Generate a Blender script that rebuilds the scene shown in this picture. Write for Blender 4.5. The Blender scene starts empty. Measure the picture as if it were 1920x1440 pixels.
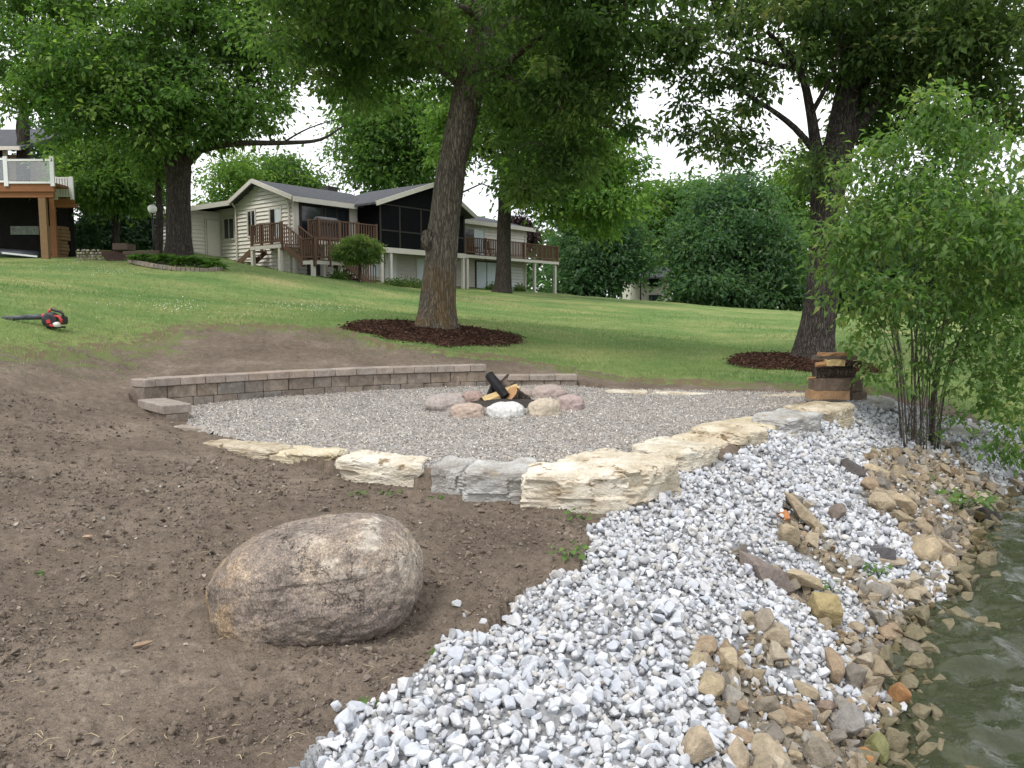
import bpy, bmesh, math, random
import numpy as np
from mathutils import Vector, Matrix, noise as mnoise

random.seed(7)
rng = np.random.default_rng(7)
S = bpy.context.scene
COL = S.collection

# ---------------------------------------------------------------- camera
F, HOR, CH = 1450.0, 580.0, 1.25          # focal length and horizon of the photograph, eye height above the patio
PITCH = math.atan((720 - HOR) / F)
cam = bpy.data.cameras.new('camera')
cam.sensor_width = 36
cam.lens = 36 * F / 1920
cam.clip_start = 0.05
cam.clip_end = 2000
co = bpy.data.objects.new('camera', cam)
COL.objects.link(co)
co.location = (0, 0, CH)
co.rotation_euler = (math.pi / 2 - PITCH, 0, 0)
S.camera = co

# ---------------------------------------------------------------- sky and sun (bright overcast)
SUN_EL, SUN_AZ = math.radians(58), math.radians(215)
W = bpy.data.worlds.new('World')
S.world = W
W.use_nodes = True
nt = W.node_tree
nt.nodes.clear()
sky = nt.nodes.new('ShaderNodeTexSky')
sky.sky_type = 'NISHITA'
sky.sun_disc = False
sky.sun_elevation = SUN_EL
sky.sun_rotation = SUN_AZ
sky.dust_density = 4
tc = nt.nodes.new('ShaderNodeTexCoord')
cn = nt.nodes.new('ShaderNodeTexNoise')
cn.inputs['Scale'].default_value = 2.2
cn.inputs['Detail'].default_value = 5
cr = nt.nodes.new('ShaderNodeValToRGB')
cr.color_ramp.elements[0].position = 0.3
cr.color_ramp.elements[0].color = (0.80, 0.82, 0.87, 1)
cr.color_ramp.elements[1].position = 0.7
cr.color_ramp.elements[1].color = (1.0, 1.0, 1.0, 1)
mul = nt.nodes.new('ShaderNodeVectorMath')
mul.operation = 'SCALE'
mul.inputs['Scale'].default_value = 11.5
mix = nt.nodes.new('ShaderNodeMixRGB')
mix.inputs['Fac'].default_value = 0.88
bg = nt.nodes.new('ShaderNodeBackground')
bg.inputs['Strength'].default_value = 0.1
wo = nt.nodes.new('ShaderNodeOutputWorld')
nt.links.new(tc.outputs['Generated'], cn.inputs['Vector'])
nt.links.new(cn.outputs['Fac'], cr.inputs['Fac'])
nt.links.new(cr.outputs['Color'], mul.inputs[0])
nt.links.new(sky.outputs['Color'], mix.inputs['Color1'])
nt.links.new(mul.outputs['Vector'], mix.inputs['Color2'])
nt.links.new(mix.outputs['Color'], bg.inputs['Color'])
nt.links.new(bg.outputs['Background'], wo.inputs['Surface'])
sl = bpy.data.lights.new('sun', 'SUN')
sl.energy = 1.5
sl.angle = math.radians(14)
sl.color = (1.0, 0.95, 0.88)
so = bpy.data.objects.new('sun', sl)
COL.objects.link(so)
sd = Vector((math.sin(SUN_AZ) * math.cos(SUN_EL), math.cos(SUN_AZ) * math.cos(SUN_EL), math.sin(SUN_EL)))
so.rotation_euler = sd.to_track_quat('Z', 'Y').to_euler()
so.location = (0, -10, 30)
S.view_settings.view_transform = 'Standard'
S.view_settings.look = 'None'
S.view_settings.gamma = 1
S.view_settings.use_curve_mapping = False
S.view_settings.exposure = 0.62
S.render.engine = 'CYCLES'
S.cycles.use_denoising = True
S.cycles.max_bounces = 8
S.cycles.transparent_max_bounces = 12

# ---------------------------------------------------------------- helpers: photo pixel -> place
CP, SP = math.cos(PITCH), math.sin(PITCH)

def ray(px, py):
    u, v = (px - 960) / F, (720 - py) / F
    return np.array([u, CP + v * SP, v * CP - SP])

def at(px, py, z):
    r = ray(px, py)
    t = (z - CH) / r[2]
    return Vector((r[0] * t, r[1] * t, z))

def atd(px, py, d):
    r = ray(px, py)
    t = d / r[1]
    return Vector((r[0] * t, d, CH + r[2] * t))

def in_poly(x, y, P):
    x, y = np.asarray(x), np.asarray(y)
    r = np.zeros(x.shape, bool)
    n = len(P)
    for i in range(n):
        x0, y0 = P[i]
        x1, y1 = P[(i + 1) % n]
        if y0 == y1:
            continue
        c = ((y0 > y) != (y1 > y)) & (x < (x1 - x0) * (y - y0) / (y1 - y0) + x0)
        r ^= c
    return r

def seg_dist(x, y, P, closed=False):
    x, y = np.asarray(x, float), np.asarray(y, float)
    best = np.full(x.shape, 1e9)
    sgn = np.ones(x.shape)
    m = len(P) if closed else len(P) - 1
    for i in range(m):
        ax, ay = P[i]
        bx, by = P[(i + 1) % len(P)]
        dx, dy = bx - ax, by - ay
        t = np.clip(((x - ax) * dx + (y - ay) * dy) / (dx * dx + dy * dy + 1e-9), 0, 1)
        d = np.hypot(x - ax - t * dx, y - ay - t * dy)
        s = np.where(dx * (y - ay) - dy * (x - ax) >= 0, 1.0, -1.0)
        k = d < best
        best = np.where(k, d, best)
        sgn = np.where(k, s, sgn)
    return best, sgn

def vnoise(x, y, sc, seed=0):
    x = np.asarray(x) * sc + seed * 17.31
    y = np.asarray(y) * sc - seed * 9.77
    xi, yi = np.floor(x), np.floor(y)
    fx, fy = x - xi, y - yi
    fx, fy = fx * fx * (3 - 2 * fx), fy * fy * (3 - 2 * fy)
    def h(a, b):
        q = np.sin(a * 127.1 + b * 311.7 + seed * 74.7) * 43758.5453
        return q - np.floor(q)
    return (h(xi, yi) * (1 - fx) + h(xi + 1, yi) * fx) * (1 - fy) + (h(xi, yi + 1) * (1 - fx) + h(xi + 1, yi + 1) * fx) * fy

# ---------------------------------------------------------------- terrain
WATER = -1.0
HA = Vector((-10.24, 37.0, 0))                      # house corner
HU, HV = Vector((.628, .778, 0)), Vector((-.778, .628, 0))
def hp(u, v, w=0):
    q = HA + HU * u + HV * v
    return Vector((q.x, q.y, w))

ctl = []
for px, py, z in [(100, 1400, -.30), (500, 1400, -.33), (0, 1100, -.15), (300, 1000, -.13), (700, 920, -.16),
                  (1000, 960, -.22), (880, 1200, -.33), (300, 830, .0), (150, 800, .1), (0, 740, .4), (100, 700, .5),
                  (250, 700, .40), (240, 760, .16), (600, 681, .43), (760, 676, .44), (1200, 716, .12), (1450, 728, .1),
                  (1000, 695, .27), (400, 693, .44), (1620, 745, .03), (1360, 872, -.05), (1450, 832, -.01), (1545, 797, .02), (1250, 908, -.12), (1605, 772, .03), (420, 850, -.04), (640, 895, -.13)]:
    q = at(px, py, z)
    ctl.append((q.x, q.y, z))
for px, py, d in [(815, 620, 15.6), (400, 600, 14), (105, 617, 11.3), (1530, 682, 14), (1300, 640, 20), (1480, 592, 38),
                  (1100, 562, 40), (1300, 577, 40), (860, 551, 38), (1037, 551, 53), (590, 517, 36), (0, 490, 30), (200, 494, 27),
                  (335, 483, 29), (600, 560, 24), (200, 540, 19), (420, 500, 33), (960, 600, 22), (1650, 612, 30), (1850, 650, 18)]:
    q = atd(px, py, d)
    ctl.append((q.x, q.y, q.z))
ctl += [(-16.5, 40, 4.1), (-13.5, 39.5, 3.6), (hp(18, 0).x, hp(18, 0).y, 2.4), (-26, 32, 3.5), (-30, 15, 3.2), (-12, 3, 1.0), (-10, -6, .3),
        (-3, -3, -.3), (0, 1, -.36), (-60, 60, 4.5), (-20, 70, 3.5), (20, 75, 1.2), (60, 60, -.4), (40, 30, -.2), (0, 120, 2.5), (90, 120, 0), (-90, 120, 4.5), (11, 14, -.15), (8, 12.2, -.15), (25, 20, -.3)]
ctl = np.array(ctl)
def _K(r2):
    return np.where(r2 > 1e-12, 0.5 * r2 * np.log(r2 + 1e-12), 0.0)
def _tps(c, lam=0.02):
    n = len(c)
    d2 = (c[:, None, 0] - c[None, :, 0]) ** 2 + (c[:, None, 1] - c[None, :, 1]) ** 2
    A = np.zeros((n + 3, n + 3))
    A[:n, :n] = _K(d2) + lam * np.eye(n)
    A[:n, n] = A[n, :n] = 1
    A[:n, n + 1:] = c[:, :2]
    A[n + 1:, :n] = c[:, :2].T
    return np.linalg.solve(A, np.concatenate([c[:, 2], np.zeros(3)]))
_w = _tps(ctl)
def upland(x, y):
    x, y = np.asarray(x, float), np.asarray(y, float)
    z = _w[-3] + _w[-2] * x + _w[-1] * y
    for (cx, cy, _), w in zip(ctl, _w):
        z = z + w * _K((x - cx) ** 2 + (y - cy) ** 2)
    return z

SHORE = [(.4, -30), (1.0, -5), (1.2, 0), (1.35, 1.6)]
for px, py in [(1640, 1440), (1690, 1345), (1655, 1260), (1715, 1185), (1785, 1115), (1825, 1045), (1850, 965), (1905, 935)]:
    q = at(px, py, WATER)
    SHORE.append((q.x, q.y))
SHORE += [(7.4, 10.1), (12, 12.3), (25, 16), (60, 22), (300, 60)]
def shore_dist(x, y):
    d, s = seg_dist(x, y, SHORE)
    return d * s                                    # positive on land
PATIO = []
for px, py, z in [(352, 800, .0), (430, 812, .02), (510, 832, .02), (640, 850, .02), (800, 862, .02), (960, 862, .02), (1090, 858, .02), (1180, 838, .02),
                  (1240, 818, .02), (1320, 797, .02), (1400, 779, .03), (1470, 763, .04), (1530, 748, .06), (1545, 741, .07), (1500, 737, .08), (1380, 735, .09), (1230, 731, .09), (1130, 727, .1)]:
    q = at(px, py, z)
    PATIO.append((q.x, q.y))
ARC = [(px, py, z) for px, py, z in [(1082, 703, .27), (912, 703, .27)]]
TOPZ = .42
WALL_LOW = [at(1082, 703, .26), at(910, 703, .26)]
WALL = [at(px, py, TOPZ) for px, py in [(912, 684), (800, 686.5), (700, 689.5), (560, 695), (420, 703), (350, 706.5), (304, 709), (268, 712)]]
PATIO += [(WALL_LOW[0].x, WALL_LOW[0].y), (WALL_LOW[1].x, WALL_LOW[1].y)] + [(q.x, q.y) for q in WALL]
STEP = [at(285, 745, .22), at(352, 757, .22)]
PATIO += [(STEP[0].x, STEP[0].y), (STEP[1].x, STEP[1].y)]
PC = (sum(p[0] for p in PATIO) / len(PATIO), sum(p[1] for p in PATIO) / len(PATIO))
def grow(P, k):
    return [(PC[0] + (x - PC[0]) * (1 + k / math.hypot(x - PC[0], y - PC[1])), PC[1] + (y - PC[1]) * (1 + k / math.hypot(x - PC[0], y - PC[1]))) for x, y in P]
PATIO_OUT = grow(PATIO, .12)
def patio_z(x, y):
    return 0.10 * np.clip((np.asarray(y) - 6.4) / 4.6, 0, 1)
def base_z(x, y):
    u = upland(x, y)
    d = shore_dist(x, y)
    b = WATER + np.where(d > 0, .56 * d, .42 * d)
    k = .16
    h = np.clip(.5 + .5 * (b - u) / k, 0, 1)
    z = b * (1 - h) + u * h - k * h * (1 - h)
    return np.maximum(z, -6)
def ground_z(x, y):
    z = base_z(x, y)
    d, _ = seg_dist(x, y, PATIO, True)
    d = np.where(in_poly(x, y, PATIO), -d, d)       # signed, negative inside
    pz = patio_z(x, y)
    z = np.where(d < -.12, np.minimum(z, pz - .12), np.where(d < .14, pz - .035 - np.clip(-d, 0, .085), z))
    return np.where((d >= .14) & (d < np.where(x < -2.6, .36, .2)), np.maximum(z, pz - .035), z)
def gz(x, y):
    return float(base_z(np.array([x]), np.array([y]))[0])
def hit(px, py):
    r = ray(px, py)
    d = np.concatenate([np.arange(1.2, 16, .02), np.arange(16, 90, .1)])
    t = d / r[1]
    x, y, z = r[0] * t, d, CH + r[2] * t
    g = base_z(x, y)
    k = np.argmax(z < g)
    if not (z < g).any():
        k = len(d) - 1
    return Vector((x[k], y[k], g[k]))
def hits(L):
    return [(q.x, q.y) for q in (hit(*p) for p in L)]

# ---------------------------------------------------------------- object helpers
def tag(o, label=None, cat=None, group=None, kind=None):
    for k, v in (('label', label), ('category', cat), ('group', group), ('kind', kind)):
        if v:
            o[k] = v
    return o

ROOT = {}
def empty(name, loc, label, cat, group=None):
    o = bpy.data.objects.new(name, None)
    o.empty_display_size = .1
    COL.objects.link(o)
    o.location = loc
    ROOT[o.name] = Vector(loc)
    return tag(o, label, cat, group)

def mesh_np(name, verts, faces, mat=None, smooth=False, col=None):
    """verts (n,3), faces (m,k) all of one size, or a list of those"""
    me = bpy.data.meshes.new(name)
    if isinstance(faces, np.ndarray):
        faces = [faces]
    nl = sum(f.size for f in faces)
    nf = sum(len(f) for f in faces)
    me.vertices.add(len(verts))
    me.vertices.foreach_set('co', np.ascontiguousarray(verts, np.float32).ravel())
    me.loops.add(nl)
    me.loops.foreach_set('vertex_index', np.concatenate([f.ravel() for f in faces]).astype(np.int32))
    me.polygons.add(nf)
    st = []
    k = 0
    for f in faces:
        st.append(k + np.arange(len(f)) * f.shape[1])
        k += f.size
    me.polygons.foreach_set('loop_start', np.concatenate(st).astype(np.int32))
    me.update(calc_edges=True)
    me.polygons.foreach_set('use_smooth', np.full(nf, smooth))
    if col is not None:
        a = me.color_attributes.new('col', 'FLOAT_COLOR', 'POINT')
        c = np.ones((len(verts), 4), np.float32)
        c[:, :3] = col
        a.data.foreach_set('color', c.ravel())
    if mat:
        me.materials.append(mat)
    return me

def link(name, me, parent=None, loc=None):
    o = bpy.data.objects.new(name, me)
    COL.objects.link(o)
    if parent is not None:
        o.parent = parent
    if loc is not None:
        o.location = loc
    return o

class MB:
    def __init__(s):
        s.v, s.f = [], []
    def add(s, vs, fs):
        k = len(s.v)
        s.v += [tuple(v) for v in vs]
        s.f += [tuple(i + k for i in f) for f in fs]
        return s
    def hexa(s, p):                                   # 8 points: bottom 4 ccw, top 4
        return s.add(p, [(3, 2, 1, 0), (4, 5, 6, 7), (0, 1, 5, 4), (1, 2, 6, 5), (2, 3, 7, 6), (3, 0, 4, 7)])
    def box(s, x0, x1, y0, y1, z0, z1, T=None):
        p = [(x0, y0, z0), (x1, y0, z0), (x1, y1, z0), (x0, y1, z0), (x0, y0, z1), (x1, y0, z1), (x1, y1, z1), (x0, y1, z1)]
        if T:
            p = [T(*q) for q in p]
        return s.hexa(p)
    def bar(s, a, b, w, h, up=(0, 0, 1)):
        a, b = Vector(a), Vector(b)
        d = (b - a).normalized()
        up = Vector(up)
        if abs(d.dot(up)) > .98:
            up = Vector((0, 1, 0))
        sx = d.cross(up).normalized() * w / 2
        sz = sx.normalized().cross(d).normalized() * h / 2
        return s.hexa([a - sx - sz, a + sx - sz, b + sx - sz, b - sx - sz, a - sx + sz, a + sx + sz, b + sx + sz, b - sx + sz])
    def tube(s, pts, rad, n=8, cap=True, wob=None):
        pts = [Vector(p) for p in pts]
        k0 = len(s.v)
        up = Vector((0.13, 0.97, .2))
        for i, p in enumerate(pts):
            d = (pts[min(i + 1, len(pts) - 1)] - pts[max(i - 1, 0)]).normalized()
            a = d.cross(up)
            if a.length < 1e-3:
                a = d.cross(Vector((1, 0, 0)))
            a.normalize()
            b = d.cross(a).normalized()
            up = b.cross(d) * -1 if False else up
            for j in range(n):
                t = 2 * math.pi * j / n
                r = rad[i] * (wob(i, j, t, p) if wob else 1)
                q = p + (a * math.cos(t) + b * math.sin(t)) * r
                s.v.append(tuple(q))
        for i in range(len(pts) - 1):
            for j in range(n):
                j2 = (j + 1) % n
                s.f.append((k0 + i * n + j, k0 + i * n + j2, k0 + (i + 1) * n + j2, k0 + (i + 1) * n + j))
        if cap:
            s.f.append(tuple(k0 + j for j in reversed(range(n))))
            s.f.append(tuple(k0 + (len(pts) - 1) * n + j for j in range(n)))
        return s
    def lathe(s, prof, n=16, c=(0, 0, 0), T=None):
        k0 = len(s.v)
        for r, z in prof:
            for j in range(n):
                t = 2 * math.pi * j / n
                q = (c[0] + r * math.cos(t), c[1] + r * math.sin(t), c[2] + z)
                s.v.append(tuple(T(*q)) if T else q)
        for i in range(len(prof) - 1):
            for j in range(n):
                j2 = (j + 1) % n
                s.f.append((k0 + i * n + j, k0 + i * n + j2, k0 + (i + 1) * n + j2, k0 + (i + 1) * n + j))
        s.f.append(tuple(k0 + j for j in reversed(range(n))))
        s.f.append(tuple(k0 + (len(prof) - 1) * n + j for j in range(n)))
        return s
    def mesh(s, name, mat, org=(0, 0, 0), smooth=False, bevel=0):
        me = bpy.data.meshes.new(name)
        o = Vector(org)
        me.from_pydata([tuple(Vector(v) - o) for v in s.v], [], s.f)
        if bevel:
            bm = bmesh.new()
            bm.from_mesh(me)
            bmesh.ops.bevel(bm, geom=bm.edges[:], offset=bevel, segments=1, affect='EDGES', profile=.5)
            bm.to_mesh(me)
            bm.free()
        if mat:
            me.materials.append(mat)
        if smooth:
            me.polygons.foreach_set('use_smooth', [True] * len(me.polygons))
        me.update()
        return me
    def build(s, name, mat, parent=None, smooth=False, bevel=0, loc=None):
        root = parent
        while root is not None and root.parent is not None:
            root = root.parent
        org = ROOT[root.name] if root is not None else Vector(loc or (0, 0, 0))
        o = link(name, s.mesh(name, mat, org, smooth, bevel), parent)
        if root is None:
            o.location = org
            ROOT[o.name] = org
        return o

# ---------------------------------------------------------------- materials
def new_mat(name):
    m = bpy.data.materials.new(name)
    m.use_nodes = True
    t = m.node_tree
    b = t.nodes['Principled BSDF']
    return m, t, b
def N(t, typ, **kw):
    n = t.nodes.new(typ)
    for k, v in kw.items():
        if k in n.inputs:
            n.inputs[k].default_value = v
        else:
            setattr(n, k, v)
    return n
def ramp(t, fac, stops):
    r = N(t, 'ShaderNodeValToRGB')
    e = r.color_ramp.elements
    while len(e) < len(stops):
        e.new(.5)
    for i, (p, c) in enumerate(stops):
        e[i].position = p
        e[i].color = (*c, 1) if len(c) == 3 else c
    t.links.new(fac, r.inputs['Fac'])
    return r.outputs['Color']
def mixc(t, fac, a, b, mode='MIX'):
    m = N(t, 'ShaderNodeMixRGB', blend_type=mode)
    for s, v in (('Fac', fac), ('Color1', a), ('Color2', b)):
        if isinstance(v, (int, float)):
            m.inputs[s].default_value = v
        elif isinstance(v, tuple):
            m.inputs[s].default_value = (*v, 1) if len(v) == 3 else v
        else:
            t.links.new(v, m.inputs[s])
    return m.outputs['Color']
def noise_n(t, vec, sc, det=4, rough=.55, dist=0):
    n = N(t, 'ShaderNodeTexNoise', Scale=sc, Detail=det, Roughness=rough, Distortion=dist)
    if vec is not None:
        t.links.new(vec, n.inputs['Vector'])
    return n.outputs['Fac']
def pos(t, scale=None):
    g = N(t, 'ShaderNodeNewGeometry').outputs['Position']
    if scale:
        m = N(t, 'ShaderNodeMapping')
        m.inputs['Scale'].default_value = scale
        t.links.new(g, m.inputs['Vector'])
        return m.outputs['Vector']
    return g
def bump(t, b, h, strength=.4, dist=.02):
    n = N(t, 'ShaderNodeBump', Strength=strength, Distance=dist)
    t.links.new(h, n.inputs['Height'])
    t.links.new(n.outputs['Normal'], b.inputs['Normal'])
def attr(t, name='col'):
    return N(t, 'ShaderNodeAttribute', attribute_name=name).outputs['Color']
def setc(t, b, c, rough=.8, spec=.3):
    if isinstance(c, tuple):
        b.inputs['Base Color'].default_value = (*c, 1)
    else:
        t.links.new(c, b.inputs['Base Color'])
    b.inputs['Roughness'].default_value = rough
    b.inputs['Specular IOR Level'].default_value = spec

def M_plain(name, c, rough=.6, var=.12, sc=8, spec=.3, metal=0, bmp=0):
    m, t, b = new_mat(name)
    p = pos(t)
    n = noise_n(t, p, sc)
    lo = tuple(max(0, x * (1 - var)) for x in c)
    hi = tuple(min(1, x * (1 + var)) for x in c)
    setc(t, b, ramp(t, n, [(.3, lo), (.7, hi)]), rough, spec)
    b.inputs['Metallic'].default_value = metal
    if bmp:
        bump(t, b, noise_n(t, p, sc * 6), bmp, .01)
    return m

def M_rock(name, stops, sc=5, fine=60, crack=0, bmp=.6, bd=.02, spots=None, rough=.9, objrand=None, spot_fine=False, bed=None):
    m, t, b = new_mat(name)
    p = pos(t, bed)
    n1 = noise_n(t, p, sc, 6, .62, .4)
    c = ramp(t, n1, stops)
    n2 = noise_n(t, p, fine, 4, .7)
    c = mixc(t, .45, c, ramp(t, n2, [(.3, (.25, .25, .25)), (.5, (.52, .52, .52)), (.72, (.85, .85, .82))]), 'OVERLAY')
    if spots:
        n3 = noise_n(t, p, spots[1], 5 if not spot_fine else 9, .7 if not spot_fine else .78)
        c = mixc(t, ramp(t, n3, [(spots[2], (0, 0, 0)), (spots[2] + .06, (1, 1, 1))]), c, spots[0])
    h = mixc(t, .5, n1, n2)
    if crack:
        v = N(t, 'ShaderNodeTexVoronoi', Scale=crack, feature='DISTANCE_TO_EDGE')
        pm = N(t, 'ShaderNodeVectorMath', operation='ADD')
        nn = N(t, 'ShaderNodeTexNoise', Scale=crack * 1.5, Detail=4)
        t.links.new(p, nn.inputs['Vector'])
        sc_ = N(t, 'ShaderNodeVectorMath', operation='SCALE', Scale=.35)
        t.links.new(nn.outputs['Color'], sc_.inputs[0])
        t.links.new(p, pm.inputs[0])
        t.links.new(sc_.outputs['Vector'], pm.inputs[1])
        t.links.new(pm.outputs['Vector'], v.inputs['Vector'])
        e = ramp(t, v.outputs['Distance'], [(0, (0, 0, 0)), (.016, (1, 1, 1))])
        nm = noise_n(t, p, crack * .7, 2)
        e = mixc(t, ramp(t, nm, [(.5, (1, 1, 1)), (.58, (0, 0, 0))]), e, (1, 1, 1))
        c = mixc(t, mixc(t, 1, e, (.5, .5, .5), 'SCREEN'), (.05, .04, .03), c)
        h = mixc(t, .5, h, e)
    if objrand:
        oi = N(t, 'ShaderNodeObjectInfo').outputs['Random']
        c = mixc(t, 1, c, ramp(t, oi, objrand), 'MULTIPLY')
    setc(t, b, c, rough, .25)
    bump(t, b, h, bmp, bd)
    return m

def M_attr(name, rough=.85, fine=70, amt=.35, bmp=.3, bd=.01, spec=.25):
    m, t, b = new_mat(name)
    p = pos(t)
    n2 = noise_n(t, p, fine, 3, .7)
    c = mixc(t, amt, attr(t), ramp(t, n2, [(.3, (.3, .3, .3)), (.7, (.75, .75, .75))]), 'OVERLAY')
    setc(t, b, c, rough, spec)
    bump(t, b, n2, bmp, bd)
    return m

def M_leaf(name, a, c, trans=.45, yellow=None):
    """leaf: per-leaf tint from the attribute (x = mix, y = value)"""
    m, t, b = new_mat(name)
    at_ = N(t, 'ShaderNodeSeparateColor')
    t.links.new(attr(t), at_.inputs['Color'])
    stops = [(0, a), (.8, c)] + ([(1, yellow)] if yellow else [])
    cc = ramp(t, at_.outputs['Red'], stops)
    setc(t, b, cc, .5, .35)
    tr = N(t, 'ShaderNodeBsdfTranslucent')
    tcol = mixc(t, 1, cc, (1.9, 2.05, 1.0), 'MULTIPLY')
    t.links.new(tcol, tr.inputs['Color'])
    mx = N(t, 'ShaderNodeMixShader', Fac=trans)
    t.links.new(b.outputs['BSDF'], mx.inputs[1])
    t.links.new(tr.outputs['BSDF'], mx.inputs[2])
    t.links.new(mx.outputs['Shader'], t.nodes['Material Output'].inputs['Surface'])
    return m

def M_bark(name, lo, hi, low_tint=None, sc=7):
    m, t, b = new_mat(name)
    p = pos(t, (1, 1, .13))
    n = noise_n(t, p, sc * 3, 6, .65, .6)
    w = N(t, 'ShaderNodeTexVoronoi', Scale=sc * 3.4, feature='DISTANCE_TO_EDGE')
    wn = N(t, 'ShaderNodeTexNoise', Scale=sc * 2.0, Detail=4)
    t.links.new(p, wn.inputs['Vector'])
    wm_ = N(t, 'ShaderNodeMixRGB', Fac=.12)
    t.links.new(p, wm_.inputs['Color1'])
    t.links.new(wn.outputs['Color'], wm_.inputs['Color2'])
    t.links.new(wm_.outputs['Color'], w.inputs['Vector'])
    e = ramp(t, w.outputs['Distance'], [(0, (0, 0, 0)), (.22, (1, 1, 1))])
    c = ramp(t, n, [(.3, lo), (.68, hi)])
    c = mixc(t, ramp(t, e, [(0, (.0, .0, .0)), (.8, (1, 1, 1))]), tuple(x * .55 for x in lo), c)
    if low_tint:  # noise patches of a second colour, strongest low down, fading upward
        q = pos(t)
        n3 = noise_n(t, q, 1.6, 5, .7)
        sx = N(t, 'ShaderNodeSeparateXYZ')
        t.links.new(q, sx.inputs[0])
        mr = N(t, 'ShaderNodeMapRange')
        mr.inputs['From Min'].default_value = low_tint[1]
        mr.inputs['From Max'].default_value = low_tint[2]
        mr.inputs['To Min'].default_value = 1
        mr.inputs['To Max'].default_value = 0
        t.links.new(sx.outputs['Z'], mr.inputs['Value'])
        k = mixc(t, 1, ramp(t, n3, [(.42, (0, 0, 0)), (.6, (1, 1, 1))]), mr.outputs['Result'], 'MULTIPLY')
        c = mixc(t, mixc(t, 1, k, (.75, .75, .75), 'MULTIPLY'), c, low_tint[0])
    setc(t, b, c, .92, .15)
    bump(t, b, mixc(t, .6, n, e), .9, .03)
    return m

def M_wood(name, lo, hi, sc=(3, 3, 3), rough=.75):
    m, t, b = new_mat(name)
    p = pos(t, sc)
    n = noise_n(t, p, 4, 6, .65, .8)
    setc(t, b, ramp(t, n, [(.3, lo), (.7, hi)]), rough, .25)
    bump(t, b, n, .3, .01)
    return m

# lawn
m, t, b = new_mat('lawn_grass')
p = pos(t)
n1 = noise_n(t, pos(t, (.55, 1, 1)), .55, 5, .6, .3)
n2 = noise_n(t, p, 3.2, 5, .65)
n3 = noise_n(t, p, 55, 3, .75)
n4 = noise_n(t, pos(t, (.35, 1, 1)), .32, 4, .55)
c = ramp(t, n1, [(.30, (.090, .165, .060)), (.46, (.138, .210, .080)), (.60, (.215, .250, .112)), (.74, (.30, .278, .155))])
c = mixc(t, .55, c, ramp(t, n2, [(.28, (.30, .34, .25)), (.72, (.70, .66, .62))]), 'OVERLAY')
c = mixc(t, .7, c, ramp(t, n3, [(.3, (.22, .24, .18)), (.7, (.80, .78, .70))]), 'OVERLAY')
c = mixc(t, ramp(t, n4, [(.6, (0, 0, 0)), (.74, (.45, .45, .45))]), c, (.22, .185, .095))
sc_ = N(t, 'ShaderNodeSeparateColor')
t.links.new(attr(t), sc_.inputs['Color'])
sn = noise_n(t, p, 5, 6, .75)
e = N(t, 'ShaderNodeMath', operation='ADD')
t.links.new(sc_.outputs['Red'], e.inputs[0])
t.links.new(sn, e.inputs[1])
c = mixc(t, ramp(t, e.outputs[0], [(.95, (0, 0, 0)), (1.15, (1, 1, 1))]), c, (.17, .135, .085))
setc(t, b, c, .95, .1)
bump(t, b, mixc(t, .6, n2, n3), .8, .05)
MAT_LAWN = m
# soil
m, t, b = new_mat('bare_soil')
p = pos(t)
n1 = noise_n(t, p, 1.1, 5, .6)
n2 = noise_n(t, p, 14, 6, .72)
n3 = noise_n(t, p, 90, 3, .75)
c = ramp(t, n1, [(.28, (.118, .095, .078)), (.5, (.163, .134, .110)), (.74, (.232, .196, .163))])
c = mixc(t, .65, c, ramp(t, n2, [(.28, (.22, .22, .22)), (.7, (.76, .75, .72))]), 'OVERLAY')
c = mixc(t, .6, c, ramp(t, n3, [(.3, (.25, .25, .25)), (.74, (.85, .82, .78))]), 'OVERLAY')
sc_ = N(t, 'ShaderNodeSeparateColor')
t.links.new(attr(t), sc_.inputs['Color'])
gn = noise_n(t, p, 4, 6, .75)
e = N(t, 'ShaderNodeMath', operation='ADD')
t.links.new(sc_.outputs['Red'], e.inputs[0])
t.links.new(gn, e.inputs[1])
c = mixc(t, ramp(t, e.outputs[0], [(.95, (0, 0, 0)), (1.2, (.8, .8, .8))]), c, (.14, .17, .06))
setc(t, b, c, .97, .1)
bump(t, b, mixc(t, .4, n2, n3), 1.0, .035)
MAT_SOIL = m
# bank
m, t, b = new_mat('bank_grit')
p = pos(t)
n1 = noise_n(t, p, 6, 6, .65)
n2 = noise_n(t, p, 70, 4, .75)
tanc = ramp(t, n1, [(.3, (.12, .105, .08)), (.5, (.20, .175, .135)), (.7, (.29, .26, .21))])
whc = ramp(t, n1, [(.3, (.20, .205, .215)), (.5, (.30, .31, .325)), (.7, (.38, .39, .405))])
sc_ = N(t, 'ShaderNodeSeparateColor')
t.links.new(attr(t), sc_.inputs['Color'])
c = mixc(t, sc_.outputs['Green'], tanc, whc)
c = mixc(t, .6, c, ramp(t, n2, [(.3, (.25, .25, .25)), (.7, (.78, .77, .75))]), 'OVERLAY')
setc(t, b, c, .92, .2)
bump(t, b, mixc(t, .5, n1, n2), .9, .03)
MAT_BANK = m
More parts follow.
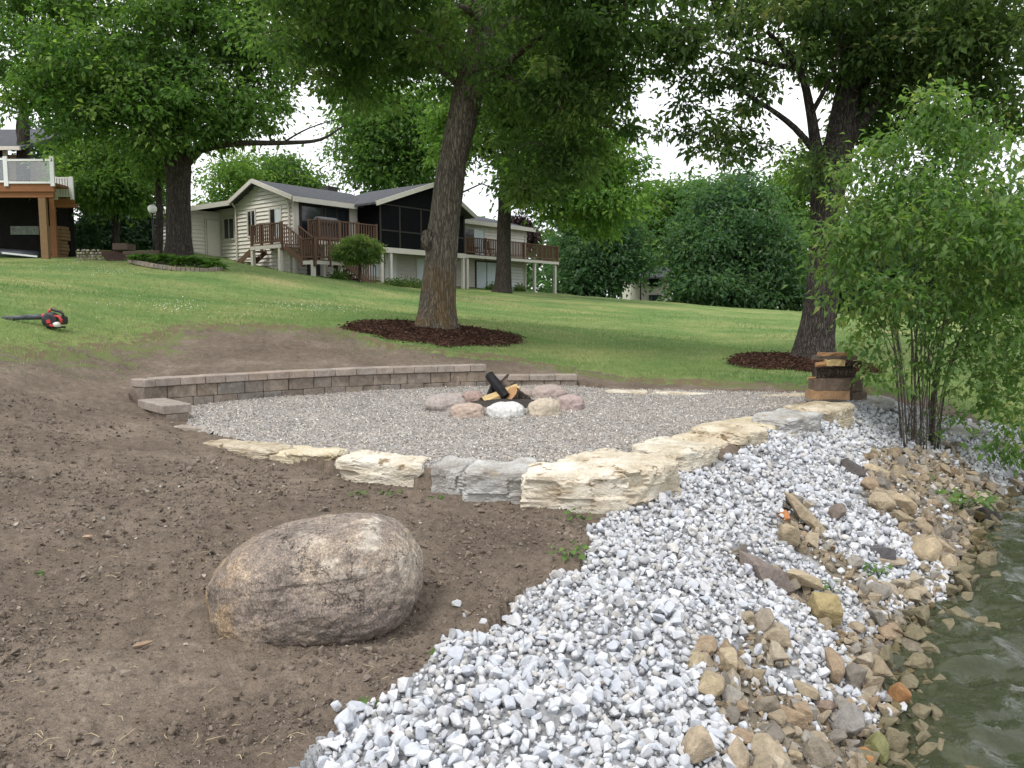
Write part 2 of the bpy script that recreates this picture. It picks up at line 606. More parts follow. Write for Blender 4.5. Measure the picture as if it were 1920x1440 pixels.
# patio gravel bed
m, t, b = new_mat('pea_gravel_bed')
p = pos(t)
v = N(t, 'ShaderNodeTexVoronoi', Scale=52)
t.links.new(p, v.inputs['Vector'])
sc_ = N(t, 'ShaderNodeSeparateColor')
t.links.new(v.outputs['Color'], sc_.inputs['Color'])
c = ramp(t, sc_.outputs['Red'], [(0, (.15, .138, .125)), (.35, (.29, .27, .247)), (.6, (.38, .345, .31)), (.8, (.33, .33, .335)), (1, (.57, .54, .50))])
c = mixc(t, .5, c, ramp(t, noise_n(t, p, 1.3, 4), [(.3, (.38, .38, .38)), (.7, (.62, .61, .60))]), 'OVERLAY')
setc(t, b, c, .9, .2)
bump(t, b, v.outputs['Distance'], 1.0, .02)
MAT_PEA = m
MAT_ATTR = M_attr('loose_stone')
MAT_CLOD = M_attr('soil_clod', .97, 80, .4, .5, .01, .1)
MAT_WHITE = M_attr('crushed_limestone', .85, 45, .25, .35, .008)
MAT_RUB = M_attr('tan_rubble', .88, 26, .55, .7, .02)
MAT_GRASSB = M_leaf('grass_blade', (.075, .160, .052), (.21, .265, .11), .3, (.36, .33, .19))
MAT_MULCH = M_attr('bark_mulch', .95, 40, .5, .5, .02, .1)
MAT_LIME = M_rock('tan_limestone', [(.28, (.31, .25, .165)), (.42, (.455, .405, .315)), (.55, (.575, .53, .44)), (.75, (.66, .625, .545))], 3.2, 42, 0, .9, .03, ((.22, .165, .10), 6, .58), .9, [(0, (.74, .71, .67)), (.3, (.95, .90, .82)), (.6, (1, 1, 1)), (1, (1.15, 1.16, 1.2))], bed=(1, 1, 2))
MAT_LIMEG = M_rock('grey_limestone', [(.28, (.20, .18, .16)), (.45, (.34, .33, .31)), (.6, (.45, .45, .44)), (.75, (.56, .56, .55))], 3.4, 42, 0, .8, .03, ((.30, .24, .15), 5, .60), bed=(1, 1, 3))
MAT_LIMEY = M_rock('yellow_limestone', [(.28, (.35, .28, .165)), (.45, (.48, .42, .30)), (.62, (.57, .52, .40)), (.75, (.62, .585, .48))], 3.4, 42, 0, .8, .03)
m, t, b = new_mat('granite_boulder')
p = N(t, 'ShaderNodeTexCoord').outputs['Object']
n1 = noise_n(t, p, 3.2, 8, .68, .5)
n2 = noise_n(t, p, 110, 3, .75)
n3 = noise_n(t, p, 24, 6, .75)
c = ramp(t, n1, [(.32, (.120, .101, .090)), (.44, (.178, .150, .132)), (.53, (.222, .186, .158)), (.62, (.28, .232, .185)), (.72, (.34, .288, .235))])
c = mixc(t, .75, c, ramp(t, n3, [(.32, (.24, .24, .24)), (.5, (.5, .5, .5)), (.68, (.80, .78, .74))]), 'OVERLAY')
c = mixc(t, .8, c, ramp(t, n2, [(.34, (.2, .2, .2)), (.5, (.5, .5, .5)), (.68, (.92, .90, .86))]), 'OVERLAY')
sx = N(t, 'ShaderNodeSeparateXYZ')
t.links.new(p, sx.inputs[0])
def band(axis, lo, hi):
    r_ = N(t, 'ShaderNodeMapRange')
    r_.inputs['From Min'].default_value = lo
    r_.inputs['From Max'].default_value = hi
    t.links.new(sx.outputs[axis], r_.inputs['Value'])
    return r_.outputs['Result']
q1 = noise_n(t, p, 5.5, 9, .8)
lich = mixc(t, 1, ramp(t, q1, [(.50, (0, 0, 0)), (.56, (1, 1, 1))]), mixc(t, 1, ramp(t, band('X', -.12, .25), [(0, (0, 0, 0)), (1, (1, 1, 1))]), ramp(t, band('Z', -.05, .14), [(0, (0, 0, 0)), (1, (1, 1, 1))]), 'MULTIPLY'), 'MULTIPLY')
c = mixc(t, mixc(t, 1, lich, (.7, .7, .7), 'MULTIPLY'), c, mixc(t, .8, (.48, .44, .38), ramp(t, n3, [(.32, (.2, .2, .2)), (.5, (.5, .5, .5)), (.68, (.8, .8, .8))]), 'OVERLAY'))
q3 = noise_n(t, p, 9, 8, .8)
c = mixc(t, mixc(t, 1, ramp(t, q3, [(.60, (0, 0, 0)), (.66, (1, 1, 1))]), (.65, .65, .65), 'MULTIPLY'), c, (.36, .31, .25))
q2 = noise_n(t, p, 7, 8, .75)
gold = mixc(t, 1, ramp(t, q2, [(.42, (0, 0, 0)), (.58, (1, 1, 1))]), ramp(t, band('X', -.22, -.48), [(0, (0, 0, 0)), (1, (1, 1, 1))]), 'MULTIPLY')
g_ = mixc(t, .9, (.33, .235, .13), ramp(t, n3, [(.32, (.2, .2, .2)), (.5, (.5, .5, .5)), (.68, (.85, .82, .78))]), 'OVERLAY')
g_ = mixc(t, .8, g_, ramp(t, n2, [(.34, (.2, .2, .2)), (.5, (.5, .5, .5)), (.68, (.92, .90, .86))]), 'OVERLAY')
c = mixc(t, mixc(t, 1, gold, (.8, .8, .8), 'MULTIPLY'), c, g_)
v = N(t, 'ShaderNodeTexVoronoi', Scale=5.0, feature='DISTANCE_TO_EDGE')
nn = N(t, 'ShaderNodeTexNoise', Scale=9, Detail=6, Roughness=.7)
t.links.new(p, nn.inputs['Vector'])
wv = N(t, 'ShaderNodeMixRGB', Fac=.22)
t.links.new(p, wv.inputs['Color1'])
t.links.new(nn.outputs['Color'], wv.inputs['Color2'])
t.links.new(wv.outputs['Color'], v.inputs['Vector'])
e = ramp(t, v.outputs['Distance'], [(0, (0, 0, 0)), (.012, (1, 1, 1))])
e = mixc(t, ramp(t, noise_n(t, p, 6, 3), [(.47, (1, 1, 1)), (.53, (.25, .25, .25))]), e, (1, 1, 1))
c = mixc(t, mixc(t, 1, e, (.35, .35, .35), 'SCREEN'), (.045, .035, .028), c)
setc(t, b, c, .92, .2)
bump(t, b, mixc(t, .5, mixc(t, .5, n1, n3), e), 1.0, .022)
MAT_BOULDER = m
MAT_BLOCK = M_rock('retaining_block', [(.3, (.145, .122, .10)), (.5, (.22, .19, .16)), (.7, (.31, .275, .235))], 9, 50, 0, .6, .014, None, .92, [(0, (1.0, .93, .86)), (.35, (.85, .83, .83)), (.65, (1.1, 1.05, 1.0)), (1, (.82, .88, .96))])
MAT_CAP = M_rock('cap_block', [(.3, (.21, .183, .16)), (.5, (.285, .255, .226)), (.7, (.35, .317, .285))], 8, 60, 0, .4, .01, None, .92, [(0, (1.05, .93, .85)), (.5, (.9, .88, .88)), (1, (1.08, 1.02, .98))])

# ---------------------------------------------------------------- ground sheets
th = np.radians(np.concatenate([np.arange(-180, -44, 4), np.arange(-44, 44, .17), np.arange(44, 180.1, 4)]))
rr = np.concatenate([[.05, .3, .6, .9, 1.2, 1.5], np.exp(np.arange(math.log(1.75), math.log(62), .0112)), np.exp(np.arange(math.log(64), math.log(900), .1))])
TT, RR = np.meshgrid(th, rr)
X, Y = RR * np.sin(TT), RR * np.cos(TT)
Z = ground_z(X, Y)
LAWN_EDGE_PX = [(-500, 640), (-150, 655), (0, 662), (100, 668), (200, 655), (320, 632), (350, 612), (480, 611), (640, 620), (720, 650), (850, 664), (980, 678), (1080, 700), (1150, 711), (1300, 719), (1400, 725), (1540, 731), (1640, 735)]
LE = hits(LAWN_EDGE_PX)
SOIL_POLY = [(-30, 5), (-12, 8.5)] + LE + [(7.6, 11.2), (12, 13.2), (25, 17), (60, 23), (300, 62), (300, -30), (-30, -30)]
WHITE_EDGE_PX = [(560, 1460), (640, 1375), (790, 1275), (840, 1215), (900, 1188), (985, 1105), (1085, 1075), (1115, 985), (1185, 938), (1260, 905)]
WE = hits(WHITE_EDGE_PX)
BLOCKFOOT = hits([(1360, 850), (1450, 815), (1545, 775), (1610, 752)])
BANK_POLY = [(WE[0][0] - 1.6, -30), (WE[0][0] - .35, .5)] + WE + BLOCKFOOT + [(7.3, 11.0), (12, 13), (25, 16.9), (60, 22.8), (300, 61), (300, -30)]
CX = .25 * (X[:-1, :-1] + X[1:, :-1] + X[:-1, 1:] + X[1:, 1:])
CY = .25 * (Y[:-1, :-1] + Y[1:, :-1] + Y[:-1, 1:] + Y[1:, 1:])
jx = (vnoise(CX, CY, 2.2, 3) - .5) * .5 + (vnoise(CX, CY, 9, 4) - .5) * .25
jy = (vnoise(CX, CY, 2.2, 5) - .5) * .5 + (vnoise(CX, CY, 9, 6) - .5) * .25
soil_f = in_poly(CX + jx, CY + jy, SOIL_POLY)
bank_f = in_poly(CX + jx * .2, CY + jy * .2, BANK_POLY)
far = RR > 62
# relief: soil lumps, lawn unevenness, bank lumps
sv = in_poly(X, Y, SOIL_POLY)
bv = in_poly(X, Y, BANK_POLY)
lump = (vnoise(X, Y, 3, 1) - .5) * .05 + (vnoise(X, Y, 9, 2) - .5) * .026 + (vnoise(X, Y, 24, 3) - .5) * .016 + (vnoise(X, Y, 60, 8) - .5) * .008
lawnr = (vnoise(X, Y, .5, 4) - .5) * .12 + (vnoise(X, Y, 2.3, 5) - .5) * .03 + (vnoise(X, Y, 14, 6) - .5) * .014
bnk = (vnoise(X, Y, 2.3, 9) - .5) * .12 + (vnoise(X, Y, 7, 10) - .5) * .07
ZZ = Z + np.where(far, 0, np.where(bv, bnk, np.where(sv, lump, lawnr)))
ed, _ = seg_dist(X, Y, LE)
nr, nc = X.shape
idx = np.arange(nr * nc).reshape(nr, nc)
quads = np.stack([idx[:-1, :-1], idx[:-1, 1:], idx[1:, 1:], idx[1:, :-1]], -1)
P3 = np.stack([X, Y, ZZ], -1).reshape(-1, 3)
edn = np.clip(1 - ed / np.where(X < -3, 2.2, .9), 0, 1).reshape(-1)
TANP = [hits(L) for L in [
    [(1290, 1235), (1390, 1225), (1440, 1300), (1560, 1330), (1600, 1350), (1670, 1390), (1660, 1480), (1400, 1480), (1340, 1340)],
    [(1395, 1165), (1445, 1180), (1480, 1240), (1440, 1270), (1385, 1230)],
    [(1375, 1035), (1470, 1065), (1550, 1100), (1580, 1170), (1625, 1265), (1575, 1230), (1510, 1130), (1430, 1090)],
    [(1470, 945), (1500, 940), (1590, 1055), (1670, 1130), (1690, 1210), (1630, 1150), (1540, 1060), (1475, 1000)],
    [(1605, 890), (1650, 842), (1730, 838), (1880, 965), (1850, 1060), (1790, 1085), (1700, 1010), (1650, 965)],
    [(1760, 830), (1830, 850), (1900, 900), (1920, 950), (1840, 960)]]]
STREAK = [hits(L) for L in [[(1465, 1185), (1530, 1180), (1630, 1260), (1705, 1345), (1650, 1365), (1560, 1300)], [(1680, 1005), (1740, 1040), (1800, 1120), (1750, 1130), (1695, 1065)],
                            [(1790, 815), (1860, 860), (1920, 930), (1880, 930), (1800, 870)]]]
def in_streak(x, y):
    r = np.zeros(np.shape(x), bool)
    for P in STREAK:
        r |= in_poly(x, y, P)
    return r
def in_tan(x, y):
    r = np.zeros(np.shape(x), bool)
    for P in TANP:
        r |= in_poly(x, y, P)
    return r
def sheet(name, mask, mat):
    q = quads[mask][:, ::-1]
    used, inv = np.unique(q, return_inverse=True)
    c = np.zeros((len(used), 3))
    c[:, 0] = edn[used] * .55
    if name == 'stony_bank':
        c[:, 1] = np.where(in_tan(P3[used][:, 0], P3[used][:, 1]) | (shore_dist(P3[used][:, 0], P3[used][:, 1]) < .15), 0, 1)
    me = mesh_np(name, P3[used], inv.reshape(-1, 4), mat, True, c)
    o = link(name, me)
    return tag(o, kind='structure')
sheet('lawn', ~soil_f & ~bank_f, MAT_LAWN)
sheet('bare_soil', soil_f & ~bank_f, MAT_SOIL)
bank = sheet('stony_bank', bank_f, MAT_BANK)
def soil_z(x, y):
    return base_z(x, y) + (vnoise(x, y, 3, 1) - .5) * .05 + (vnoise(x, y, 9, 2) - .5) * .026
def bank_z(x, y):
    return base_z(x, y) + (vnoise(x, y, 2.3, 9) - .5) * .12 + (vnoise(x, y, 7, 10) - .5) * .07

# gravel patio sheet
gx, gy = np.meshgrid(np.arange(-5, 6, .07), np.arange(5.5, 13, .07))
gx, gy = gx.ravel(), gy.ravel()
GP = grow(PATIO, .08)
gd_, _ = seg_dist(gx, gy, PATIO, True)
k = in_poly(gx, gy, PATIO) | (gd_ < .11)
n_ = len(np.arange(-5, 6, .07))
id_ = np.arange(len(gx)).reshape(-1, n_)
q = np.stack([id_[:-1, :-1], id_[:-1, 1:], id_[1:, 1:], id_[1:, :-1]], -1).reshape(-1, 4)
q = q[k[q].all(1)]
used, inv = np.unique(q, return_inverse=True)
vz = patio_z(gx, gy) + (vnoise(gx, gy, 1.5, 7) - .5) * .03 + (vnoise(gx, gy, 6, 7) - .5) * .015
vz = vz - np.where(in_poly(gx, gy, PATIO), 0, np.clip(gd_ / .1, 0, 1) * .12)
patio = link('gravel_patio', mesh_np('gravel_patio', np.stack([gx, gy, vz], -1)[used], inv.reshape(-1, 4), MAT_PEA, True))
tag(patio, kind='structure')

# ---------------------------------------------------------------- stone templates
def hull(seed, n=13, sq=(1, 1, 1), bev=0.0):
    r = np.random.default_rng(seed)
    bm = bmesh.new()
    for _ in range(n):
        v = r.normal(size=3)
        v /= np.linalg.norm(v)
        v = np.sign(v) * np.abs(v) ** .9
        bm.verts.new(v * np.array(sq) * r.uniform(.8, 1.05))
    g = bmesh.ops.convex_hull(bm, input=bm.verts[:])
    bmesh.ops.delete(bm, geom=[v for v in bm.verts if not v.link_faces], context='VERTS')
    if bev:
        bmesh.ops.bevel(bm, geom=bm.edges[:], offset=bev, segments=1, affect='EDGES', profile=.5, clamp_overlap=True)
    bmesh.ops.triangulate(bm, faces=bm.faces[:])
    bm.verts.index_update()
    V = np.array([v.co[:] for v in bm.verts])
    Fc = np.array([[v.index for v in f.verts] for f in bm.faces])
    bm.free()
    return V, Fc

def rand_rot(n, tilt=1.0):
    q = rng.normal(size=(n, 4))
    q[:, 1:3] *= tilt
    q /= np.linalg.norm(q, axis=1)[:, None]
    w, x, y, z = q.T
    return np.stack([np.stack([1 - 2 * (y * y + z * z), 2 * (x * y - z * w), 2 * (x * z + y * w)], -1),
                     np.stack([2 * (x * y + z * w), 1 - 2 * (x * x + z * z), 2 * (y * z - x * w)], -1),
                     np.stack([2 * (x * z - y * w), 2 * (y * z + x * w), 1 - 2 * (x * x + y * y)], -1)], 1)

def scatter(templates, P, size, cols, tilt=1.0):
    """copies of the templates at points P (n,3) joined to one array mesh"""
    n = len(P)
    R = rand_rot(n, tilt)
    which = rng.integers(0, len(templates), n)
    Vs, Fs, Cs = [], [], []
    k = 0
    for i, (V, Fc) in enumerate(templates):
        s = which == i
        m_ = s.sum()
        if not m_:
            continue
        vv = np.einsum('nij,vj->nvi', R[s], V) * size[s][:, None, None] + P[s][:, None, :]
        Vs.append(vv.reshape(-1, 3))
        Fs.append((Fc[None] + (np.arange(m_) * len(V))[:, None, None]).reshape(-1, 3) + k)
        Cs.append(np.repeat(cols[s], len(V), 0))
        k += m_ * len(V)
    return np.concatenate(Vs), np.concatenate(Fs), np.concatenate(Cs)

def pick_cols(pal, n, var=.1):
    pal = np.array(pal)
    c = pal[rng.integers(0, len(pal), n)]
    return np.clip(c * (1 + rng.normal(0, var, (n, 1))), .01, .95)

def stuff(name, Vs, Fs, mat, parent=None, col=None, smooth=False, label=None):
    o = link(name, mesh_np(name, Vs, Fs, mat, smooth, col), parent)
    o['kind'] = 'stuff'
    if label:
        o['label'] = label
    return o

def view_ok(P, m_=60):
    d = P - np.array([0, 0, CH])
    f = d[:, 1] * CP - d[:, 2] * SP
    u = d[:, 1] * SP + d[:, 2] * CP
    px = 960 + F * d[:, 0] / np.maximum(f, .1)
    py = 720 - F * u / np.maximum(f, .1)
    return (f > .3) & (px > -m_) & (px < 1920 + m_) & (py > -m_) & (py < 1440 + m_), np.maximum(f, .1)

TW = [hull(100 + i, 13, (1, rng.uniform(.65, .95), rng.uniform(.5, .8))) for i in range(10)]
TWB = [hull(100 + i, 14, (1, rng.uniform(.65, .95), rng.uniform(.5, .8)), .16) for i in range(10)]
TR = [hull(200 + i, 12, (1, rng.uniform(.55, .9), rng.uniform(.35, .65))) for i in range(10)]
TP = [hull(300 + i, 7, (1, .8, .6)) for i in range(6)]

# ---------------------------------------------------------------- crushed white stone and tan rubble on the bank
sp = .0272
bx, by = np.meshgrid(np.arange(-2.2, 9, sp), np.arange(1.7, 12, sp))
bx, by = bx.ravel() + rng.uniform(-.018, .018, bx.size), by.ravel() + rng.uniform(-.018, .018, bx.size)
jx = (vnoise(bx, by, 4, 31) - .5) * .25
jy = (vnoise(bx, by, 4, 32) - .5) * .25
sdist = shore_dist(bx, by)
stk = in_streak(bx + jx * .4, by + jy * .4)
inb = in_poly(bx + jx * .5, by + jy * .5, BANK_POLY) & (sdist > np.where(stk, .0, .12 + .35 * (vnoise(bx, by, 3, 33) - .3))) & ~in_poly(bx, by, PATIO)
tan_ = in_tan(bx + jx, by + jy)
keep = inb & (~tan_ | stk | (rng.random(bx.size) < .16)) & (rng.random(bx.size) < .985)
bx, by = bx[keep], by[keep]
ds = np.hypot(bx, by)
size = np.clip(rng.lognormal(math.log(.0205), .40, bx.size), .010, .048)
dens = np.where(ds > 6.5, rng.random(bx.size) < .8, True)
bx, by, size, ds = bx[dens], by[dens], size[dens] * np.where(ds[dens] > 6.5, 1.12, 1), ds[dens]
bz = bank_z(bx, by) + size * rng.uniform(.15, 1.1, bx.size)
WP = np.stack([bx, by, bz], -1)
ok, fw = view_ok(WP)
WP, size, fw, ok = WP[ok], size[ok], fw[ok], ok[ok]
cols = pick_cols([(.465, .483, .515), (.505, .52, .545), (.425, .443, .48), (.525, .538, .555), (.46, .463, .475), (.485, .503, .535), (.36, .365, .375), (.43, .42, .405)], len(WP), .11)
# a scatter of strays on the soil
show = size / fw
inframe, _ = view_ok(WP, -10)
big = np.argsort(-(show * inframe))[:300]
rest = np.ones(len(WP), bool)
rest[big] = False
V_, F_, C_ = scatter(TW, WP[rest], size[rest], cols[rest])
o = stuff('crushed_stone', V_, F_, MAT_WHITE, bank, C_)
o.data.polygons.foreach_set('use_smooth', (np.arange(len(F_)) % len(F_)) > len(F_) * .5)
white_mats = []
for i, c in enumerate([(.46, .485, .525), (.51, .53, .56), (.425, .45, .495), (.48, .488, .505)]):
    white_mats.append(c)
wm = []
for i, (V, Fc) in enumerate(TWB):
    wm.append(mesh_np('white_stone', V, Fc, MAT_WHITE, False, np.tile(np.array(white_mats[i % 4]), (len(V), 1))))
def place(name, me, parent, p, s, tilt=1.0, rot=None):
    o = link(name, me, parent, p)
    o.rotation_mode = 'QUATERNION'
    q = rng.normal(size=4)
    q[1:3] *= tilt
    q /= np.linalg.norm(q)
    o.rotation_quaternion = q
    o.scale = (s, s, s) if np.isscalar(s) else s
    return o
for i in big:
    place('white_stone', wm[rng.integers(0, 10)], bank, WP[i], size[i] * 1.08)

for px, py, w, lb_ in [(857, 1137, 22, 'white stone lying alone on the soil to the right of the boulder'), (906, 1170, 19, 'stray white stone near the upper tip of the white gravel edge, by the boulder'),
                       (830, 1203, 22, 'left one of a pair of white stones just above the two leaved seedling'), (866, 1205, 26, 'right one of a pair of white stones just above the two leaved seedling'),
                       (631, 1333, 26, 'greyish white stone on the soil left of the three leaved seedling'), (657, 1366, 18, 'small white stone on the soil under the three leaved seedling'), (870, 1160, 12, 'tiny cream stone on the soil right of the boulder')]:
    q_ = hit(px, py)
    o = place('stray_stone', wm[rng.integers(0, 10)], None, (q_.x, q_.y, q_.z + .012), w * .55 * q_.y / F, .5)
    tag(o, lb_, 'stone', 'white stones strayed onto the soil')
sel = rng.integers(0, len(WP), 420)
sel = sel[vnoise(WP[sel][:, 0], WP[sel][:, 1], 3, 35) > .45]
Cb = WP[sel] + np.array([.015, 0, .004])
Db = rng.normal(size=(len(sel), 3))
Db[:, 2] *= .25
rb = np.linalg.norm(Db, axis=1)[:, None]
ub = np.tile(np.array([0., 0, 1.]), (len(sel), 1)) + rng.normal(size=(len(sel), 3)) * .3
sb_ = np.cross(Db / rb, ub)
lb2 = rng.uniform(.015, .045, len(sel))[:, None]
Vb = np.stack([Cb, Cb + Db / rb * lb2 * .5 + sb_ * lb2 * .2, Cb + Db / rb * lb2, Cb + Db / rb * lb2 * .5 - sb_ * lb2 * .2], 1).reshape(-1, 3)
kb_ = np.arange(len(sel))[:, None] * 4
stuff('bark_bits', Vb, np.concatenate([kb_ + np.array([[0, 1, 2]]), kb_ + np.array([[0, 2, 3]])]), MAT_MULCH, bank, np.repeat(pick_cols([(.07, .04, .03), (.12, .08, .055), (.2, .15, .1)], len(sel), .2), 4, 0))

# tan rubble: small as stuff, larger pieces singly
TANPAL = [(.25, .205, .14), (.28, .235, .17), (.19, .165, .13), (.30, .26, .20), (.16, .145, .125), (.26, .215, .155), (.23, .215, .19), (.25, .19, .13)]
n0 = 120000
tx, ty = rng.uniform(-.5, 9, n0), rng.uniform(2.2, 12, n0)
jx = (vnoise(tx, ty, 4, 31) - .5) * .2
sdist = shore_dist(tx, ty)
k = in_poly(tx, ty, BANK_POLY) & (sdist > -.7) & ((in_tan(tx + jx, ty) & (~in_streak(tx, ty) | (rng.random(n0) < .12))) | (sdist < .3 * vnoise(tx, ty, 3, 33) + .08)) & (rng.random(n0) < np.where(sdist < -.25, .2, .55))
tx, ty, sdist = tx[k], ty[k], sdist[k]
size = np.clip(rng.lognormal(math.log(.028), .62, tx.size), .011, .12)
tz = bank_z(tx, ty) + size * rng.uniform(.1, .6, tx.size)
TPn = np.stack([tx, ty, tz], -1)
ok, fw = view_ok(TPn)
TPn, size, fw, sdist = TPn[ok], size[ok], fw[ok], sdist[ok]
cols = pick_cols(TANPAL, len(TPn), .12)
wet = sdist < .06
cols[wet] *= np.array([.45, .46, .36])
inframe, _ = view_ok(TPn, -10)
big = np.argsort(-(size / fw * inframe))[:240]
rest = np.ones(len(TPn), bool)
rest[big] = False
V_, F_, C_ = scatter(TR, TPn[rest], size[rest], cols[rest])
stuff('rubble_fill', V_, F_, MAT_RUB, bank, C_)
rub_mesh = {}
for i in big:
    kk = int(rng.integers(0, 10))
    ci = 'w' if wet[i] else int(rng.integers(0, 8))
    if (kk, ci) not in rub_mesh:
        V, Fc = hull(200 + kk, 12, (1, .75, .52), .1)
        cc = np.array(TANPAL[ci]) if ci != 'w' else np.array((.16, .14, .09))
        rub_mesh[(kk, ci)] = mesh_np('rubble_stone', V, Fc, MAT_RUB, False, np.tile(cc, (len(V), 1)))
    place('rubble_stone', rub_mesh[(kk, ci)], bank, TPn[i], size[i] * 1.1, .5)

# ---------------------------------------------------------------- rocks
def rock_mesh(name, rad, seed, mat, p=2.6, sub=4, amp=.10, fac=.12, nsc=1.4, flat=0, col=None, egg=None, fine=.012, plan=0):
    bm = bmesh.new()
    bmesh.ops.create_icosphere(bm, subdivisions=sub, radius=1)
    off = Vector((seed * 3.7, seed * 1.3, seed * 7.1))
    for v in bm.verts:
        n = v.co.normalized()
        r = (abs(n.x) ** p + abs(n.y) ** p + abs(n.z) ** p) ** (-1 / p)
        q = n * r
        k = 1 + amp * mnoise.fractal(q * nsc + off, 1.0, 2.1, 4) + fac * (mnoise.cell(q * nsc * 1.1 + off * .5) - .5) * .35
        k += amp * .5 * mnoise.noise(q * nsc * 3.1 + off) + fine * mnoise.noise(q * nsc * 9 + off) + fine * .6 * mnoise.noise(q * nsc * 21 + off)
        if plan:
            k += plan * (mnoise.noise(Vector((n.x * 1.3, n.y * 1.3, seed * 2.3))) + .6 * mnoise.noise(Vector((n.x * 3.1, n.y * 3.1, seed * 4.1)))) * (1 - n.z * n.z)
        q = q * k
        if egg:
            q = Vector(egg(q))
        if q.z < -flat and flat:
            q.z = -flat + (q.z + flat) * .3
        v.co = Vector((q.x * rad[0], q.y * rad[1], q.z * rad[2]))
    me = bpy.data.meshes.new(name)
    bm.to_mesh(me)
    bm.free()
    me.polygons.foreach_set('use_smooth', [True] * len(me.polygons))
    if col is not None:
        a = me.color_attributes.new('col', 'FLOAT_COLOR', 'POINT')
        c = np.ones((len(me.vertices), 4), np.float32)
        c[:, :3] = col
        a.data.foreach_set('color', c.ravel())
    me.materials.append(mat)
    return me

# the big boulder on the bare soil
bq = hit(598, 1195)
def egg(q):
    # fuller and higher to the right, sloping down to a blunt left end
    z = q.z * (1 + .03 * q.x)
    return (q.x + .07 * max(q.z, 0), q.y * (1 + .05 * q.x), z)
d_b = bq.y + .30
ppm = F / d_b
W_b = 400 / ppm
o = link('boulder', rock_mesh('boulder', (W_b * .5, W_b * .40, W_b * .305), 3, MAT_BOULDER, 2.55, 6, .045, .025, 1.1, 0, None, egg, .014), None, (atd(596, 1100, d_b).x, d_b, gz(bq.x, d_b) + W_b * .125))
o.rotation_euler = (math.radians(-6), math.radians(-6), math.radians(6))
o.data.polygons.foreach_set('use_smooth', [False] * len(o.data.polygons))
tag(o, 'big rounded brown granite boulder lying on the bare soil in front', 'boulder')

# ---------------------------------------------------------------- limestone edging blocks
def edge_block(L, Rr, zt, depth, height, mat, label, seed, p=5, tilt=0, amp=.10, name='limestone_block'):
    """L, Rr: photo pixels of the front top edge's two ends"""
    a, b_ = at(*L, zt), at(*Rr, zt)
    d = (b_ - a)
    ln = d.length
    ang = math.atan2(d.y, d.x)
    nrm = Vector((-d.y, d.x, 0)).normalized()
    c = (a + b_) / 2 + nrm * depth * .5
    me = rock_mesh(name, (ln * .478, depth * random.uniform(.5, .58), height * .5), seed, mat, 8, 5, .05, .19, 1.5, 0, None, None, .022, .10)
    me.polygons.foreach_set('use_smooth', [False] * len(me.polygons))
    o = link(name, me, None, (c.x, c.y, zt - height * .5 + random.uniform(-.02, .012)))
    o.rotation_euler = (math.radians(random.uniform(-4, 4)), math.radians(random.uniform(-3, 3)), ang + math.radians(random.uniform(-7, 7)))
    return tag(o, label, 'limestone block', 'limestone blocks edging the gravel patio')
BL = [
    ((368, 818), (505, 846), .03, .30, .20, MAT_LIME, 'thin cream limestone slab at the left end of the edging, beside the flat paver', 6),
    ((494, 838), (632, 850), .05, .36, .26, MAT_LIMEY, 'squared yellow limestone block second from the left in the front edging'),
    ((628, 858), (795, 862), .06, .42, .30, MAT_LIME, 'cream limestone block with a long flat top, left of the grey blocks'),
    ((806, 868), (872, 872), .06, .34, .30, MAT_LIMEG, 'small grey limestone block between a cream block and a larger grey one'),
    ((860, 872), (1005, 874), .08, .40, .36, MAT_LIMEG, 'bluish grey limestone block with a pinkish top, left of the longest tan block'),
    ((972, 880), (1195, 884), .10, .48, .42, MAT_LIME, 'longest tan limestone block at the front corner of the patio edging'),
    ((1192, 878), (1284, 852), .13, .75, .38, MAT_LIME, 'pale tan limestone block at the bend where the edging turns along the white stone'),
    ((1280, 848), (1358, 828), .08, .60, .30, MAT_LIME, 'pale flat topped limestone block just past the bend of the edging'),
    ((1348, 828), (1392, 810), .05, .50, .28, MAT_LIME, 'short cream limestone block with a brown broken face along the white stone'),
    ((1390, 810), (1444, 795), .11, .52, .28, MAT_LIME, 'cream limestone block fourth past the bend, below the yellow one'),
    ((1450, 797), (1492, 783), .07, .60, .28, MAT_LIMEY, 'rough yellow limestone block between cream and grey ones along the white stone'),
    ((1488, 782), (1546, 765), .15, .48, .30, MAT_LIMEG, 'smooth pale grey limestone block nearest the firewood'),
    ((1546, 766), (1606, 752), .12, .50, .32, MAT_LIME, 'brown tinged limestone block under the firewood stack'),
    ((1132, 734), (1218, 735), .12, .22, .14, MAT_LIME, 'low cream limestone slab beside the end of the block wall'),
    ((1222, 738), (1376, 738), .11, .22, .14, MAT_LIME, 'long low cream limestone slab in the middle of the back edge'),
    ((1380, 740), (1522, 741), .11, .22, .14, MAT_LIME, 'long low cream limestone slab on the back edge next to the firewood'),
]
for i, B in enumerate(BL):
    edge_block(*B[:7], 11 + i * 5, 6 if i != 0 else 4)
pv = MB()
a, b_ = at(322, 799, .02), at(408, 805, .02)
dn = (b_ - a).normalized()
nn = Vector((-dn.y, dn.x, 0))
pv.hexa([a + Vector((0, 0, -.08)), b_ + Vector((0, 0, -.08)), b_ + nn * .26 + Vector((0, 0, -.08)), a + nn * .26 + Vector((0, 0, -.08)), a, b_, b_ + nn * .26, a + nn * .26])
tag(pv.build('paver', MAT_CAP, None, False, .008, a), 'flat grey paver set in the soil below the block step', 'paver')

